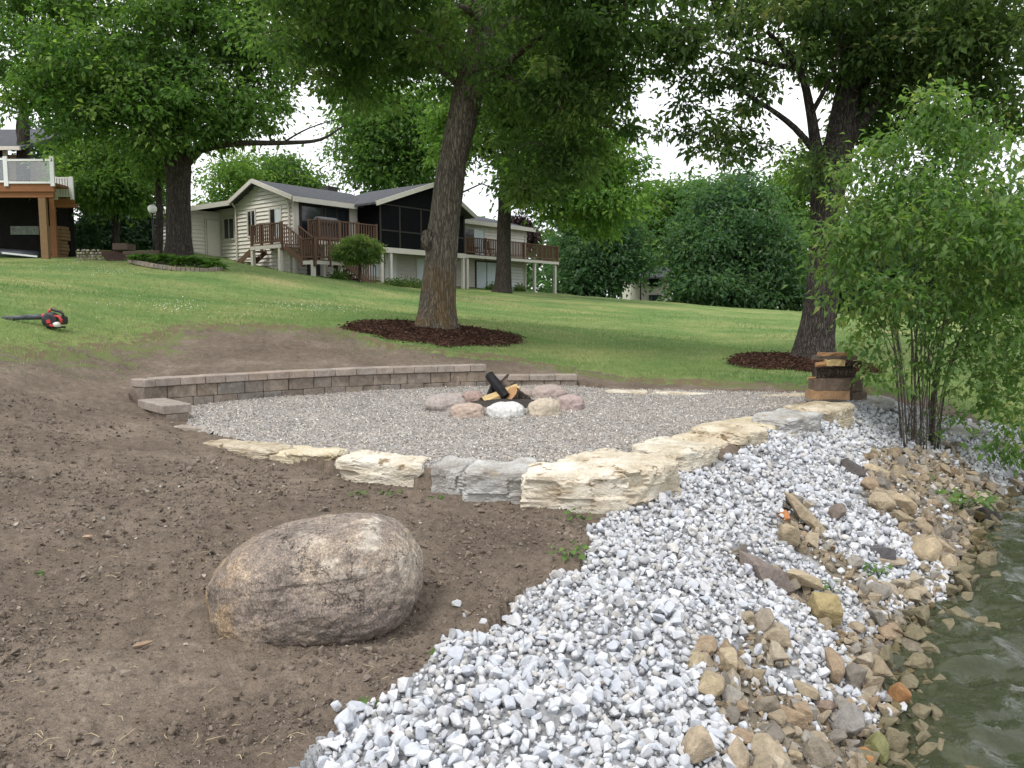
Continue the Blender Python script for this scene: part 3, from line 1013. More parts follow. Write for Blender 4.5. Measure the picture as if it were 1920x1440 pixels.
# ---------------------------------------------------------------- block retaining wall
def resample(P, step):
    out, d = [], 0
    L = [0]
    for i in range(len(P) - 1):
        L.append(L[-1] + (P[i + 1] - P[i]).length)
    n = max(1, round(L[-1] / step))
    for k in range(n + 1):
        s = L[-1] * k / n
        for i in range(len(P) - 1):
            if s <= L[i + 1] + 1e-6:
                f = (s - L[i]) / (L[i + 1] - L[i])
                out.append(P[i].lerp(P[i + 1], f))
                break
    return out
rw = empty('retaining_wall', WALL[3].copy(), 'curved low retaining wall of grey brown blocks with cap stones behind the gravel', 'retaining wall')
def chaikin(P, n=2):
    for _ in range(n):
        Q = [P[0]]
        for i in range(len(P) - 1):
            Q += [P[i].lerp(P[i + 1], .25), P[i].lerp(P[i + 1], .75)]
        P = Q + [P[-1]]
    return P
def course(P, z0, z1, step, depth, name, mat, over=0, shift=0, jit=.006):
    """P runs along the inner (gravel side) face; blocks go outwards (uphill)"""
    pts = resample(P, step / 6)
    L = len(pts) - 1
    i = 0
    first = True
    while i < L:
        w = max(3, int(round(6 * random.uniform(.75, 1.25))))
        if first and shift:
            w = max(2, w // 2)
        first = False
        j = min(L, i + w)
        if L - j < 3:
            j = L
        a, b_ = pts[i].copy(), pts[j].copy()
        d = (b_ - a).normalized()
        nn = Vector((d.y, -d.x, 0))
        if nn.dot(Vector((PC[0], PC[1], 0)) - a) > 0:
            nn = -nn                                  # outwards
        g = d * .003
        a, b_ = a + g - nn * (over + random.uniform(-jit, jit)), b_ - g - nn * (over + random.uniform(-jit, jit))
        zj = random.uniform(-.003, .003)
        lo, hi = Vector((0, 0, z0)), Vector((0, 0, z1 + zj))
        f = lambda q, h: Vector((q.x, q.y, 0)) + h
        pp = [f(a, lo), f(b_, lo), f(b_ + nn * depth, lo), f(a + nn * depth, lo), f(a, hi), f(b_, hi), f(b_ + nn * depth, hi), f(a + nn * depth, hi)]
        if (b_ - a).cross(nn).z < 0:
            pp = [pp[1], pp[0], pp[3], pp[2], pp[5], pp[4], pp[7], pp[6]]
        MB().hexa(pp).build(name, mat, rw, False, .007)
        i = j
WS = chaikin(WALL)
course(WS, TOPZ - .095, TOPZ, .30, .28, 'cap_stone', MAT_CAP, .03)
course(WS, TOPZ - .25, TOPZ - .098, .30, .24, 'wall_block', MAT_BLOCK)
course(WS, TOPZ - .40, TOPZ - .253, .30, .24, 'wall_block', MAT_BLOCK, 0, 1)
course(WALL_LOW, .26 - .085, .26, .34, .26, 'cap_stone', MAT_CAP, .02)
course(WALL_LOW, .02, .26 - .088, .30, .22, 'wall_block', MAT_BLOCK)
SI = [at(306, 745, .22), at(356, 756.5, .22)]
course(SI, .12, .22, .95, .30, 'cap_stone', MAT_CAP, .015)
course(SI, -.03, .117, .9, .25, 'wall_block', MAT_BLOCK)

# ---------------------------------------------------------------- fire ring
FR = [((834, 772), 84, 42, (.31, .275, .255), 'mottled grey pink stone at the far left of the fire ring'),
      ((876, 782), 70, 34, (.38, .305, .255), 'low salmon coloured stone in the front left of the fire ring'),
      ((948, 782), 78, 38, (.52, .52, .51), 'white grey stone at the front middle of the fire ring'),
      ((1022, 780), 70, 46, (.42, .365, .29), 'tan rounded stone at the front right of the fire ring'),
      ((1069, 770), 62, 40, (.35, .275, .26), 'smooth pink stone on the right edge of the fire ring'),
      ((1030, 752), 76, 34, (.34, .28, .25), 'greyish pink stone at the back right of the fire ring'),
      ((888, 757), 44, 28, (.32, .235, .21), 'reddish stone at the back left of the fire ring'),
      ((846, 757), 56, 20, (.36, .29, .26), 'pale flat stone behind the mottled one on the left of the fire ring'),
      ((985, 750), 50, 24, (.30, .25, .22), 'dull brown stone at the back of the fire ring behind the logs')]
for i, ((px, py), w, h, c, lb) in enumerate(FR):
    q = at(px, py, .05)
    q.z = float(patio_z(q.x, q.y))
    s = q.y / F
    me = rock_mesh('fire_ring_stone', (w * s * .47, w * s * .38, h * s * .60), 60 + i * 3, MAT_RUB, 2.7, 5, .09, .16, 1.2, 0, c)
    o = link('fire_ring_stone', me, None, (q.x, q.y + w * s * .3, q.z + h * s * .10))
    o.rotation_euler = (0, 0, random.uniform(-.6, .6))
    tag(o, lb, 'stone', 'stones ringing the fire pit')
M_CHAR = M_rock('charred_wood', [(.3, (.004, .004, .005)), (.6, (.014, .014, .016)), (.8, (.05, .05, .055))], 14, 60, 16, 1.0, .02, None, .7)
M_SPLIT = M_wood('split_wood_yellow', (.40, .275, .12), (.62, .48, .25), (2, 2, 9))
M_SPLIT2 = M_wood('split_wood_orange', (.28, .15, .07), (.48, .28, .14), (2, 9, 9))
M_LOGBARK = M_bark('log_bark', (.05, .04, .032), (.15, .115, .09), None, 10)
M_DKWOOD = M_wood('weathered_wood', (.07, .055, .045), (.17, .13, .10), (3, 3, 9))
M_ASH = M_plain('ash_soil', (.05, .045, .042), .95, .3, 12, .1)
def log(a, b, r, mat, label, split=False, n=12, name='log', cat='log', group='logs in the fire ring', endmat=None):
    a, b = Vector(a), Vector(b)
    m_ = MB()
    K = 7
    pts = [a.lerp(b, i / (K - 1)) for i in range(K)]
    sd_ = random.random() * 50
    wob = (lambda i, j, t, p: (1 + .14 * mnoise.noise(Vector((math.cos(t) * 1.4, math.sin(t) * 1.4, i * .4 + sd_)))) * (max(.35, .5 / max(abs(math.cos(t)), .5)) if split and math.sin(t) > 0 else 1))
    m_.tube(pts, [r * (1 + .06 * random.uniform(-1, 1)) for _ in pts], n, True, wob)
    o = m_.build(name, mat, None, False, 0, a)
    if endmat:
        o.data.materials.append(endmat)
        for f in o.data.polygons[-2:]:
            f.material_index = 1
    return tag(o, label, cat, group)
fd = at(948, 765, .04).y + .45
def fp(px, py, dd=0):
    return atd(px, py, fd + dd)
log(fp(917, 703, .05), fp(949, 744, -.15), .062, M_CHAR, 'black charred log leaning up on top of the fire pile', False, 14)
log(fp(905, 754, -.25), fp(970, 728, .12), .066, M_SPLIT, 'split yellow log lying across the fire pile', True, 10, endmat=M_LOGBARK)
log(fp(958, 738, -.15), fp(986, 757, .0), .10, M_LOGBARK, 'thick short log with a brown cut end on the right of the fire pile', False, 14, endmat=M_SPLIT2)
log(fp(900, 765, -.1), fp(938, 724, .2), .05, M_DKWOOD, 'dark weathered log at the back left of the fire pile', False, 10)
log(fp(934, 768, -.05), fp(986, 772, .05), .09, M_CHAR, 'burnt log lying low behind the white fire ring stone')
log(fp(903, 770, -.1), fp(930, 716, .15), .042, M_CHAR, 'charred slim log leaning steeply on the left of the fire pile', False, 10)
log(fp(992, 768, -.05), fp(944, 716, .12), .045, M_DKWOOD, 'grey brown log leaning in from the right of the fire pile', False, 10)
log(fp(935, 722, .1), fp(953, 702, .2), .016, M_LOGBARK, 'thin stick standing out beside the charred log', False, 7, 'stick', 'stick')
log(fp(944, 730, .1), fp(967, 717, .2), .017, M_LOGBARK, 'thin stick lying above the split yellow log', False, 7, 'stick', 'stick')
ash = MB()
q = at(950, 768, .05)
ash.lathe([(.01, .05), (.25, .045), (.48, .01), (.5, -.05)][::-1], 24, (q.x, q.y + .42, float(patio_z(q.x, q.y)) + .012))
tag(ash.build('fire_ash', M_ASH, None, True), kind='stuff')

# ---------------------------------------------------------------- pea gravel pebbles
n0 = 46000
x_, y_ = rng.uniform(-4.6, 5, n0), 5.9 + (12.2 - 5.9) * rng.random(n0) ** 1.25
k = in_poly(x_, y_, PATIO)
x_, y_ = x_[k], y_[k]
sz = rng.uniform(.008, .0165, len(x_))
P = np.stack([x_, y_, patio_z(x_, y_) + (vnoise(x_, y_, 1.5, 7) - .5) * .03 + (vnoise(x_, y_, 6, 7) - .5) * .015 + sz * .4], -1)
c = pick_cols([(.36, .335, .305), (.45, .415, .375), (.27, .25, .228), (.53, .50, .46), (.38, .32, .265), (.33, .335, .345), (.64, .61, .56), (.18, .168, .155)], len(P), .15)
V_, F_, C_ = scatter(TP, P, sz, c)
stuff('pea_gravel', V_, F_, MAT_ATTR, patio, C_)

# ---------------------------------------------------------------- soil clods and straws
n0 = 75000
u_ = rng.random(n0)
r_ = 1.9 * (9.5 / 1.9) ** u_
a_ = np.radians(rng.uniform(-37, 12, n0))
x_, y_ = r_ * np.sin(a_), r_ * np.cos(a_)
k = in_poly(x_, y_, SOIL_POLY) & ~in_poly(x_, y_, BANK_POLY) & ~in_poly(x_, y_, PATIO_OUT) & (rng.random(n0) < .12 + .88 * np.clip((vnoise(x_, y_, 1.1, 41) * .6 + vnoise(x_, y_, 3.3, 42) * .4 - .3) * 2.6, 0, 1))
x_, y_ = x_[k], y_[k]
sz = np.clip(rng.lognormal(math.log(.0065), .55, len(x_)) * (np.hypot(x_, y_) / 3.5) ** .35, .003, .034)
P = np.stack([x_, y_, soil_z(x_, y_) + (vnoise(x_, y_, 24, 3) - .5) * .016 + sz * .25], -1)
c = pick_cols([(.142, .114, .092), (.175, .143, .116), (.118, .095, .077), (.21, .175, .142), (.168, .142, .120)], len(P), .12)
lightk = rng.random(len(P)) < .012
c[lightk] = (.36, .33, .29)
V_, F_, C_ = scatter(TP + [hull(400 + i, 10, (1, .85, .7)) for i in range(3)], P, sz, c)
stuff('soil_clods', V_, F_, MAT_CLOD, None, C_)
big_clod = [hull(420 + i, 22, (1, .85, .65), .05) for i in range(4)]
cm = [mesh_np('soil_lump', V, Fc, MAT_CLOD, True, np.tile(np.array((.145, .118, .092)), (len(V), 1))) for V, Fc in big_clod]
for px, py, w, lb in [(35, 1390, 42, 'large grey brown soil lump in the lower left corner'), (142, 1392, 24, 'tan soil lump right of the large lump in the corner'),
                  (324, 1375, 28, 'soil lump on the bare ground left of the boulder shadow, near the bottom edge'), (402, 1270, 22, 'soil lump just below the left end of the boulder'),
                  (470, 1255, 26, 'soil lump under the front edge of the boulder'), (10, 1240, 22, 'pale pebble like lump at the left edge of the soil'), (425, 1345, 26, 'soil lump below the boulder, with crumbs round it'),
                  (232, 1218, 18, 'small round soil lump beside the wood chip'), (330, 1365, 18, 'soil lump touching the larger one near the bottom edge')]:
    q = hit(px, py)
    o = place('soil_lump', cm[rng.integers(0, 4)], None, (q.x, q.y, q.z + .005), w / 2 * q.y / F, .4)
    tag(o, lb, 'soil lump', 'lumps of soil on the bare ground')
M_STRAW = M_plain('dry_straw', (.42, .35, .22), .8, .2, 20)
st = MB()
for _ in range(150):
    px, py = rng.uniform(0, 1000), rng.uniform(700, 1440)
    q = hit(px, py)
    if in_poly(np.array([q.x]), np.array([q.y]), PATIO_OUT)[0] or in_poly(np.array([q.x]), np.array([q.y]), BANK_POLY)[0] or not in_poly(np.array([q.x]), np.array([q.y]), SOIL_POLY)[0]:
        continue
    a_ = rng.uniform(0, 6.28)
    l_ = rng.uniform(.02, .07)
    dv = Vector((math.cos(a_) * l_, math.sin(a_) * l_, rng.uniform(0, .012)))
    z0 = float(soil_z(np.array([q.x]), np.array([q.y]))[0]) + .008
    s0 = Vector((q.x, q.y, z0))
    st.tube([s0, s0 + dv * .5 + Vector((dv.y * .15, -dv.x * .15, .006)), s0 + dv], [.0014, .0016, .001], 4)
tag(st.build('straw_litter', M_STRAW, None), kind='stuff')
M_CHIP = M_wood('wood_chip', (.22, .15, .10), (.38, .28, .20), (4, 4, 9))
for px, py, a_, l_, lb in [(268, 1216, .7, .085, 'splintered wood chip lying on the soil left of the boulder'), (165, 1011, .2, .06, 'small brown bark scrap on the soil at mid left')]:
    q = hit(px, py)
    m_ = MB()
    dv = Vector((math.cos(a_), math.sin(a_), 0)) * l_ / 2
    m_.tube([q - dv, q - dv * .4, q + dv * .5, q + dv], [.004, .012, .011, .003], 5)
    o = m_.build('wood_chip', M_CHIP, None, False, 0, q)
    o.location.z += .012
    tag(o, lb, 'wood chip')

# ---------------------------------------------------------------- distinctive rocks on the bank
RK = [((1525, 985), 150, 34, 24, -47, (.40, .33, .23), 'long flat tan slab lying slantwise on the white stone'),
      ((1443, 1082), 122, 70, 34, -32, (.22, .185, .165), 'large dark purplish brown flat rock in the middle of the bank'),
      ((1508, 1092), 78, 46, 26, -14, (.46, .38, .26), 'pale tan flat rock touching the large dark one'),
      ((1425, 1180), 44, 36, 64, -40, (.30, .26, .21), 'upright grey tan wedge standing on the white stone'),
      ((1330, 1290), 60, 50, 42, -20, (.40, .33, .22), 'tan rounded rock left of the rubble patch near the bottom'),
      ((1300, 1248), 56, 40, 24, 20, (.38, .32, .21), 'tan angular rock at the upper left of the lowest rubble patch'),
      ((1365, 1255), 40, 40, 60, 0, (.42, .35, .24), 'tall tan rock standing above the lowest rubble patch'),
      ((1548, 1150), 64, 60, 66, -20, (.36, .29, .15), 'mustard coloured big rock half way down the bank'),
      ((1645, 1262), 66, 46, 44, -38, (.27, .22, .15), 'wet brown wedge dipping into the water'),
      ((1690, 1318), 40, 38, 52, 0, (.30, .16, .07), 'orange brown rock standing in the water'),
      ((1568, 968), 30, 26, 40, -35, (.20, .165, .14), 'dark brown rock sunk in white stone right of the long slab'),
      ((1605, 885), 70, 30, 26, -25, (.11, .10, .095), 'nearly black rock on the upper white stone'),
      ((1650, 890), 70, 44, 24, -20, (.44, .36, .24), 'pale tan flat rock beside the nearly black one'),
      ((1652, 1040), 50, 34, 26, -5, (.12, .115, .12), 'dark slate rock on the right part of the bank'),
      ((1672, 1058), 70, 26, 16, -3, (.34, .29, .22), 'thin tan slab just below the dark slate rock'),
      ((1780, 1065), 48, 40, 40, -20, (.44, .36, .25), 'pale tan rock close to the water on the right'),
      ((1735, 1035), 40, 52, 46, -50, (.42, .34, .23), 'tan wedge pointing down to the water on the right'),
      ((1760, 1030), 50, 46, 34, -30, (.38, .31, .22), 'tan block above the water behind the wedge'),
      ((1853, 970), 44, 36, 30, 0, (.05, .045, .042), 'black wet rock at the water by the far weeds'),
      ((1510, 1338), 50, 40, 36, 0, (.28, .26, .24), 'grey angular rock in the lowest rubble patch'),
      ((1552, 1335), 36, 34, 30, 15, (.25, .19, .15), 'reddish brown rock right of the grey angular one'),
      ((1592, 1360), 52, 44, 60, -30, (.27, .255, .24), 'big grey leaning rock in the lowest rubble patch'),
      ((1312, 1412), 66, 52, 54, 10, (.40, .33, .24), 'large tan rock at the bottom edge among white stones'),
      ((1646, 1412), 40, 40, 56, -20, (.20, .20, .09), 'mossy green rock at the bottom by the water'),
      ((1625, 1425), 44, 32, 24, -10, (.42, .22, .09), 'rusty orange rock at the bottom by the water'),
      ((1515, 1300), 60, 34, 24, -35, (.36, .30, .21), 'tan slab leaning above the grey rocks low on the bank'),
      ((1655, 945), 46, 44, 34, -10, (.40, .33, .23), 'tan cube like rock in the upper rubble patch'),
      ((1690, 950), 56, 38, 30, -25, (.42, .34, .23), 'broad tan rock right of the cube like rock'),
      ((1468, 972), 26, 22, 18, 0, (.46, .20, .08), 'small bright rusty stone beside the long slab'),
      ((1480, 1010), 40, 36, 44, 0, (.38, .31, .21), 'tan rock tucked under the long slab')]
RK = [(a_, b1, b2, b3, b4, tuple(.8 * q_ for q_ in c_), l_) for a_, b1, b2, b3, b4, c_, l_ in RK]
for i, ((px, py), w, dpt, h, rz, c, lb) in enumerate(RK):
    q = hit(px, py + h * .35)
    s = q.y / F
    V, Fc = hull(900 + i * 7, 17, (1, 1, 1), .07)
    V = V * np.array([w * s * .62, dpt * s * .74, h * s * .70])
    me = mesh_np('bank_rock', V, Fc, MAT_RUB, False, np.tile(np.array(c), (len(V), 1)))
    o = link('bank_rock', me, None, (q.x, q.y + .02, q.z + h * s * .42))
    o.rotation_euler = (random.uniform(-.15, .25), math.radians(-rz), random.uniform(-.3, .3))
    tag(o, lb, 'rock', 'larger rocks on the stony bank')

# ---------------------------------------------------------------- lake
m, t, b = new_mat('lake_water')
t.nodes.remove(b)
p = pos(t, (1.0, 1.6, 1))
n1 = noise_n(t, p, 2.2, 3, .5, .8)
n2 = noise_n(t, p, 8, 3, .55, .6)
hh = mixc(t, .28, n1, n2)
bn = N(t, 'ShaderNodeBump', Strength=.6, Distance=.06)
t.links.new(hh, bn.inputs['Height'])
gl = N(t, 'ShaderNodeBsdfGlossy', Roughness=.03)
t.links.new(bn.outputs['Normal'], gl.inputs['Normal'])
tr = N(t, 'ShaderNodeBsdfTransparent')
tr.inputs['Color'].default_value = (.80, .84, .68, 1)
df = N(t, 'ShaderNodeBsdfDiffuse')
df.inputs['Color'].default_value = (.062, .074, .042, 1)
m0 = N(t, 'ShaderNodeMixShader', Fac=.58)
t.links.new(tr.outputs['BSDF'], m0.inputs[1])
t.links.new(df.outputs['BSDF'], m0.inputs[2])
fr = N(t, 'ShaderNodeFresnel', IOR=1.33)
t.links.new(bn.outputs['Normal'], fr.inputs['Normal'])
mx = N(t, 'ShaderNodeMixShader')
t.links.new(fr.outputs['Fac'], mx.inputs['Fac'])
t.links.new(m0.outputs['Shader'], mx.inputs[1])
t.links.new(gl.outputs['BSDF'], mx.inputs[2])
t.links.new(mx.outputs['Shader'], t.nodes['Material Output'].inputs['Surface'])
va = N(t, 'ShaderNodeVolumeAbsorption', Density=2.2)
va.inputs['Color'].default_value = (.42, .46, .20, 1)
t.links.new(va.outputs['Volume'], t.nodes['Material Output'].inputs['Volume'])
wx = np.concatenate([[-20, -8, -2], np.arange(1.0, 9.5, .045), np.arange(9.6, 14, .12), [18, 30, 60, 150, 600]])
wy = np.concatenate([[-200, -50, -10, -2], np.arange(2.4, 13, .045), np.arange(13.1, 20, .15), [26, 40, 80, 200, 400]])
GX, GY = np.meshgrid(wx, wy)
inn = ((GX > 1) & (GX < 13) & (GY > 2.4) & (GY < 19)).astype(float)
a1 = GX * .62 - GY * .78
wz = (vnoise(GX + .3 * vnoise(GX, GY, 2, 83), GY * 1.7, 2.1, 81) - .5) * .070 + (vnoise(GX * 1.1 + GY * .4, GY * 1.6 - GX * .3, 6.2, 82) - .5) * .055 + (vnoise(GX, GY * 1.4, 14, 84) - .5) * .022
wz = WATER + wz * inn
ix = np.arange(GX.size).reshape(GX.shape)
q4 = np.stack([ix[:-1, :-1], ix[:-1, 1:], ix[1:, 1:], ix[1:, :-1]], -1).reshape(-1, 4)
WV = np.stack([GX, GY, wz], -1).reshape(-1, 3)
kb = len(WV)
WV = np.concatenate([WV, [[-20, -200, -7], [600, -200, -7], [600, 400, -7], [-20, 400, -7]]])
ny, nx = GX.shape
ring = [list(ix[0]), list(ix[:, -1]), list(ix[-1][::-1]), list(ix[:, 0][::-1])]
sides = []
for a_, (c0, c1) in zip(ring, ((kb, kb + 1), (kb + 1, kb + 2), (kb + 2, kb + 3), (kb + 3, kb))):
    sides.append([c0, c1] + a_[::-1])
wme = bpy.data.meshes.new('lake_water')
wme.from_pydata(WV.tolist(), [], q4.tolist() + sides + [[kb + 3, kb + 2, kb + 1, kb]])
wme.polygons.foreach_set('use_smooth', [True] * len(q4) + [False] * 5)
wme.materials.append(m)
wo_ = link('lake_water', wme)
tag(wo_, kind='structure')

# ---------------------------------------------------------------- foliage
def leaf_arrays(C, D, Nn, L, wid=.5, fold=.18, droop=.15, five=False):
    """C base points, D leaf axes, Nn normals (unit), L lengths"""
    n = len(C)
    D = D / (np.linalg.norm(D, axis=1)[:, None] + 1e-9)
    Sd = np.cross(D, Nn)
    Sd /= np.linalg.norm(Sd, axis=1)[:, None] + 1e-9
    Up = np.cross(Sd, D)
    L = L[:, None]
    tip = C + D * L - Up * L * droop
    l_ = C + D * L * .45 + Sd * L * wid * .5 + Up * L * fold * .5
    r_ = C + D * L * .45 - Sd * L * wid * .5 + Up * L * fold * .5
    if not five:
        V = np.stack([C, r_, tip, l_], 1).reshape(-1, 3)
        k = np.arange(n)[:, None] * 4
        Fc = np.concatenate([k + np.array([[0, 1, 2]]), k + np.array([[0, 2, 3]])])
        return V, Fc, 4
    mid = C + D * L * .5 + Up * L * droop * .3
    V = np.stack([C, r_, tip, l_, mid], 1).reshape(-1, 3)
    k = np.arange(n)[:, None] * 5
    Fc = np.concatenate([k + np.array([[0, 1, 4]]), k + np.array([[1, 2, 4]]), k + np.array([[2, 3, 4]]), k + np.array([[3, 0, 4]])])
    return V, Fc, 5

def unit(v):
    return v / (np.linalg.norm(v, axis=-1, keepdims=True) + 1e-9)

def lobe_points(lobes, n):
    """lobes: (px, py, d, rpx, rpy, depth, weight); cluster centres, mostly in the outer part"""
    wts = np.array([l[6] if len(l) > 6 else l[3] * l[4] for l in lobes], float)
    which = rng.choice(len(lobes), n, p=wts / wts.sum())
    c = np.array([atd(l[0], l[1], l[2]) for l in lobes])
    r = np.array([(l[3] * l[2] / F, l[5], l[4] * l[2] / F) for l in lobes])
    v = unit(rng.normal(size=(n, 3)))
    rad = rng.random(n) ** .42
    return c[which] + v * rad[:, None] * r[which], c[which]

def crown(tree, lobes, ncl, per, cr_, L, mat, flat=.55, five=False, ground=None, tintm=.5, hang=.35, wid=.55, attach=None, twigmat=None, tw=.022, name='crown', gaps=0, vz_=.13):
    C, LC = lobe_points(lobes, ncl)
    if ground is not None:
        C = C[C[:, 2] > ground]
    ncl = len(C)
    csz = cr_ * rng.uniform(.45, 1.45, ncl)
    ct = np.clip(tintm + rng.normal(0, .24, ncl), 0, 1)
    npc = np.maximum(4, (per * rng.uniform(.5, 1.5, ncl)).astype(int))
    which = np.repeat(np.arange(ncl), npc)
    n = len(which)
    off = rng.normal(size=(n, 3)) * .55
    off[:, 2] *= flat
    ol = np.linalg.norm(off, axis=1)[:, None]
    off *= np.minimum(1, 1.5 / ol)
    base = C[which] + off * csz[which][:, None]
    D = off * 1.0 + rng.normal(size=(n, 3)) * .55
    D[:, 2] -= hang
    Nn = unit(np.stack([rng.normal(0, .55, n), rng.normal(0, .55, n), np.ones(n)], -1))
    Ls = L * rng.uniform(.45, 1.4, n)
    V, Fc, q = leaf_arrays(base, D, Nn, Ls, wid, .2, .2, five)
    col = np.zeros((n, 3))
    col[:, 0] = np.clip(ct[which] + rng.normal(0, vz_, n), 0, 1)
    col[:, 1] = rng.random(n)
    org = np.array(ROOT[tree.name])
    me = mesh_np(name, V - org, Fc, mat, False, np.repeat(col, q, 0))
    o = link(name, me, tree)
    o['kind'] = 'stuff'
    if attach:
        nodes = np.array([tuple(a) for a in attach])
        mb = MB()
        order = np.argsort(np.min(np.linalg.norm(C[:, None] - nodes[None], axis=2), axis=1))
        nl = nodes
        for i in order:
            c = C[i]
            dd = np.linalg.norm(nl - c, axis=1) + np.maximum(0, nl[:, 2] - c[2]) * .8
            j = np.argmin(dd)
            a = nl[j]
            le = np.linalg.norm(c - a)
            mid = (a + c) / 2 + np.array([rng.normal(0, .08), rng.normal(0, .08), .08 + abs(rng.normal(0, .08))]) * le
            r0 = min(tw * 2.2, tw * (.45 + .35 * le))
            mb.tube([a, mid, c], [r0, r0 * .7, r0 * .3], 4, False)
            nl = np.concatenate([nl, [mid, c]])
        to = mb.build('twig_growth', twigmat, tree, True)
        to['kind'] = 'stuff'
    return o

def trunk_part(tree, pts, rad, mat, name='trunk', n=14, sub=4, rough=.06, flare=0):
    pts = [Vector(p) for p in pts]
    P_, R_ = [], []
    for i in range(len(pts) - 1):
        p0 = pts[max(i - 1, 0)]
        p1, p2 = pts[i], pts[i + 1]
        p3 = pts[min(i + 2, len(pts) - 1)]
        for k in range(sub):
            s = k / sub
            q = .5 * ((2 * p1) + (p2 - p0) * s + (2 * p0 - 5 * p1 + 4 * p2 - p3) * s * s + (3 * p1 - p0 - 3 * p2 + p3) * s ** 3)
            P_.append(q)
            R_.append(rad[i] * (1 - s) + rad[i + 1] * s)
    P_.append(pts[-1])
    R_.append(rad[-1])
    sd_ = random.random() * 100
    z0 = pts[0].z
    def wob(i, j, t, p):
        w = 1 + rough * mnoise.noise(Vector((math.cos(t) * 3, math.sin(t) * 3, p.z * .9 + sd_))) + rough * .6 * mnoise.noise(Vector((math.cos(t) * 9, math.sin(t) * 9, p.z * 1.5 + sd_)))
        w += rough * .9 * mnoise.noise(Vector((math.cos(t) * .8, math.sin(t) * .8, p.z * 1.7 + sd_ * 2)))
        if flare:
            k = math.exp(-max(0, p.z - z0) / .28)
            w += flare * k * (.25 + .55 * max(0, math.sin(t * 5 + sd_)) + .3 * max(0, math.sin(t * 3 + sd_ * 2)))
        return w
    mb = MB()
    mb.tube(P_, R_, n, True, wob)
    mb.build(name, mat, tree, True)
    return P_

BARK_G = M_bark('grey_brown_bark', (.10, .088, .070), (.24, .213, .170), ((.19, .115, .035), .7, 2.6), 8)
BARK_D = M_bark('dark_bark', (.035, .030, .026), (.10, .085, .072), None, 8)
BARK_O = M_bark('oak_bark', (.045, .038, .034), (.125, .108, .098), None, 9)
BARK_S = M_bark('shrub_bark', (.17, .145, .115), (.33, .285, .23), None, 18)
LEAF_C = M_leaf('leaf_mid_green', (.046, .095, .030), (.110, .175, .055), .55, (.18, .22, .08))
LEAF_M = M_leaf('leaf_maple_green', (.044, .100, .026), (.110, .190, .050), .54, (.17, .235, .07))
LEAF_O = M_leaf('leaf_oak_green', (.046, .088, .032), (.108, .162, .058), .56, (.18, .19, .085))
LEAF_S = M_leaf('leaf_shrub_green', (.058, .125, .036), (.135, .220, .066), .5, (.23, .27, .095))
LEAF_B = M_leaf('leaf_blue_green', (.038, .090, .045), (.090, .165, .078), .5, (.125, .19, .085))
LEAF_L = M_leaf('leaf_light_green', (.060, .130, .025), (.13, .22, .045), .45, (.19, .25, .06))
LEAF_P = M_leaf('leaf_purple', (.020, .010, .012), (.05, .025, .028), .3)
LEAF_N = M_leaf('needle_green', (.016, .045, .018), (.040, .090, .032), .2)

# centre tree
d0 = 15.6
base = atd(817, 622, d0)
base.z = gz(base.x, base.y) - .05
T1 = empty('shade_tree', base, 'tall tree with a grey trunk in the brown mulch ring behind the fire pit', 'tree')
tp = trunk_part(T1, [base] + [atd(x, y, d0) for x, y in [(820, 575), (826, 500), (832, 430), (843, 340), (858, 260), (874, 190), (890, 100), (905, 0), (915, -120), (930, -300)]],
                [.43, .345, .32, .305, .285, .28, .30, .23, .20, .17, .10], BARK_G, n=40, sub=8, rough=.07, flare=.42)
bu = link('burl', rock_mesh('burl', (.13, .16, .22), 5, BARK_G, 2, 4, .25, .1, 1.6), T1, atd(803, 452, 15.45) - ROOT[T1.name])
bu2 = link('burl', rock_mesh('burl', (.10, .12, .10), 8, BARK_G, 2, 3, .25, .1, 1.6), T1, atd(801, 440, 15.4) - ROOT[T1.name])
limbs1 = []
for pts, r in [([(868, 195, 15.6), (905, 165, 15.2), (960, 110, 14.6), (1050, 40, 14)], .14), ([(880, 150, 15.6), (830, 90, 15), (740, 40, 14.3), (640, 10, 13.8)], .12),
               ([(872, 200, 15.6), (850, 150, 16), (770, 110, 17), (680, 130, 17.6)], .09), ([(895, 80, 15.6), (980, 30, 16.3), (1100, 60, 17), (1180, 140, 17)], .11),
               ([(900, 30, 15.6), (850, -60, 15), (700, -120, 14)], .12), ([(905, 10, 15.6), (1000, -80, 15), (1150, -120, 14)], .12),
               ([(893, 110, 15.6), (940, 140, 15), (1020, 170, 14.6), (1120, 220, 14.8)], .07), ([(900, 40, 15.6), (880, 20, 13.5), (860, 10, 12)], .10)]:
    limbs1 += trunk_part(T1, [atd(*q) for q in pts], [r * (1 - .75 * i / (len(pts) - 1)) for i in range(len(pts))], BARK_G, 'limb', 10, 4)
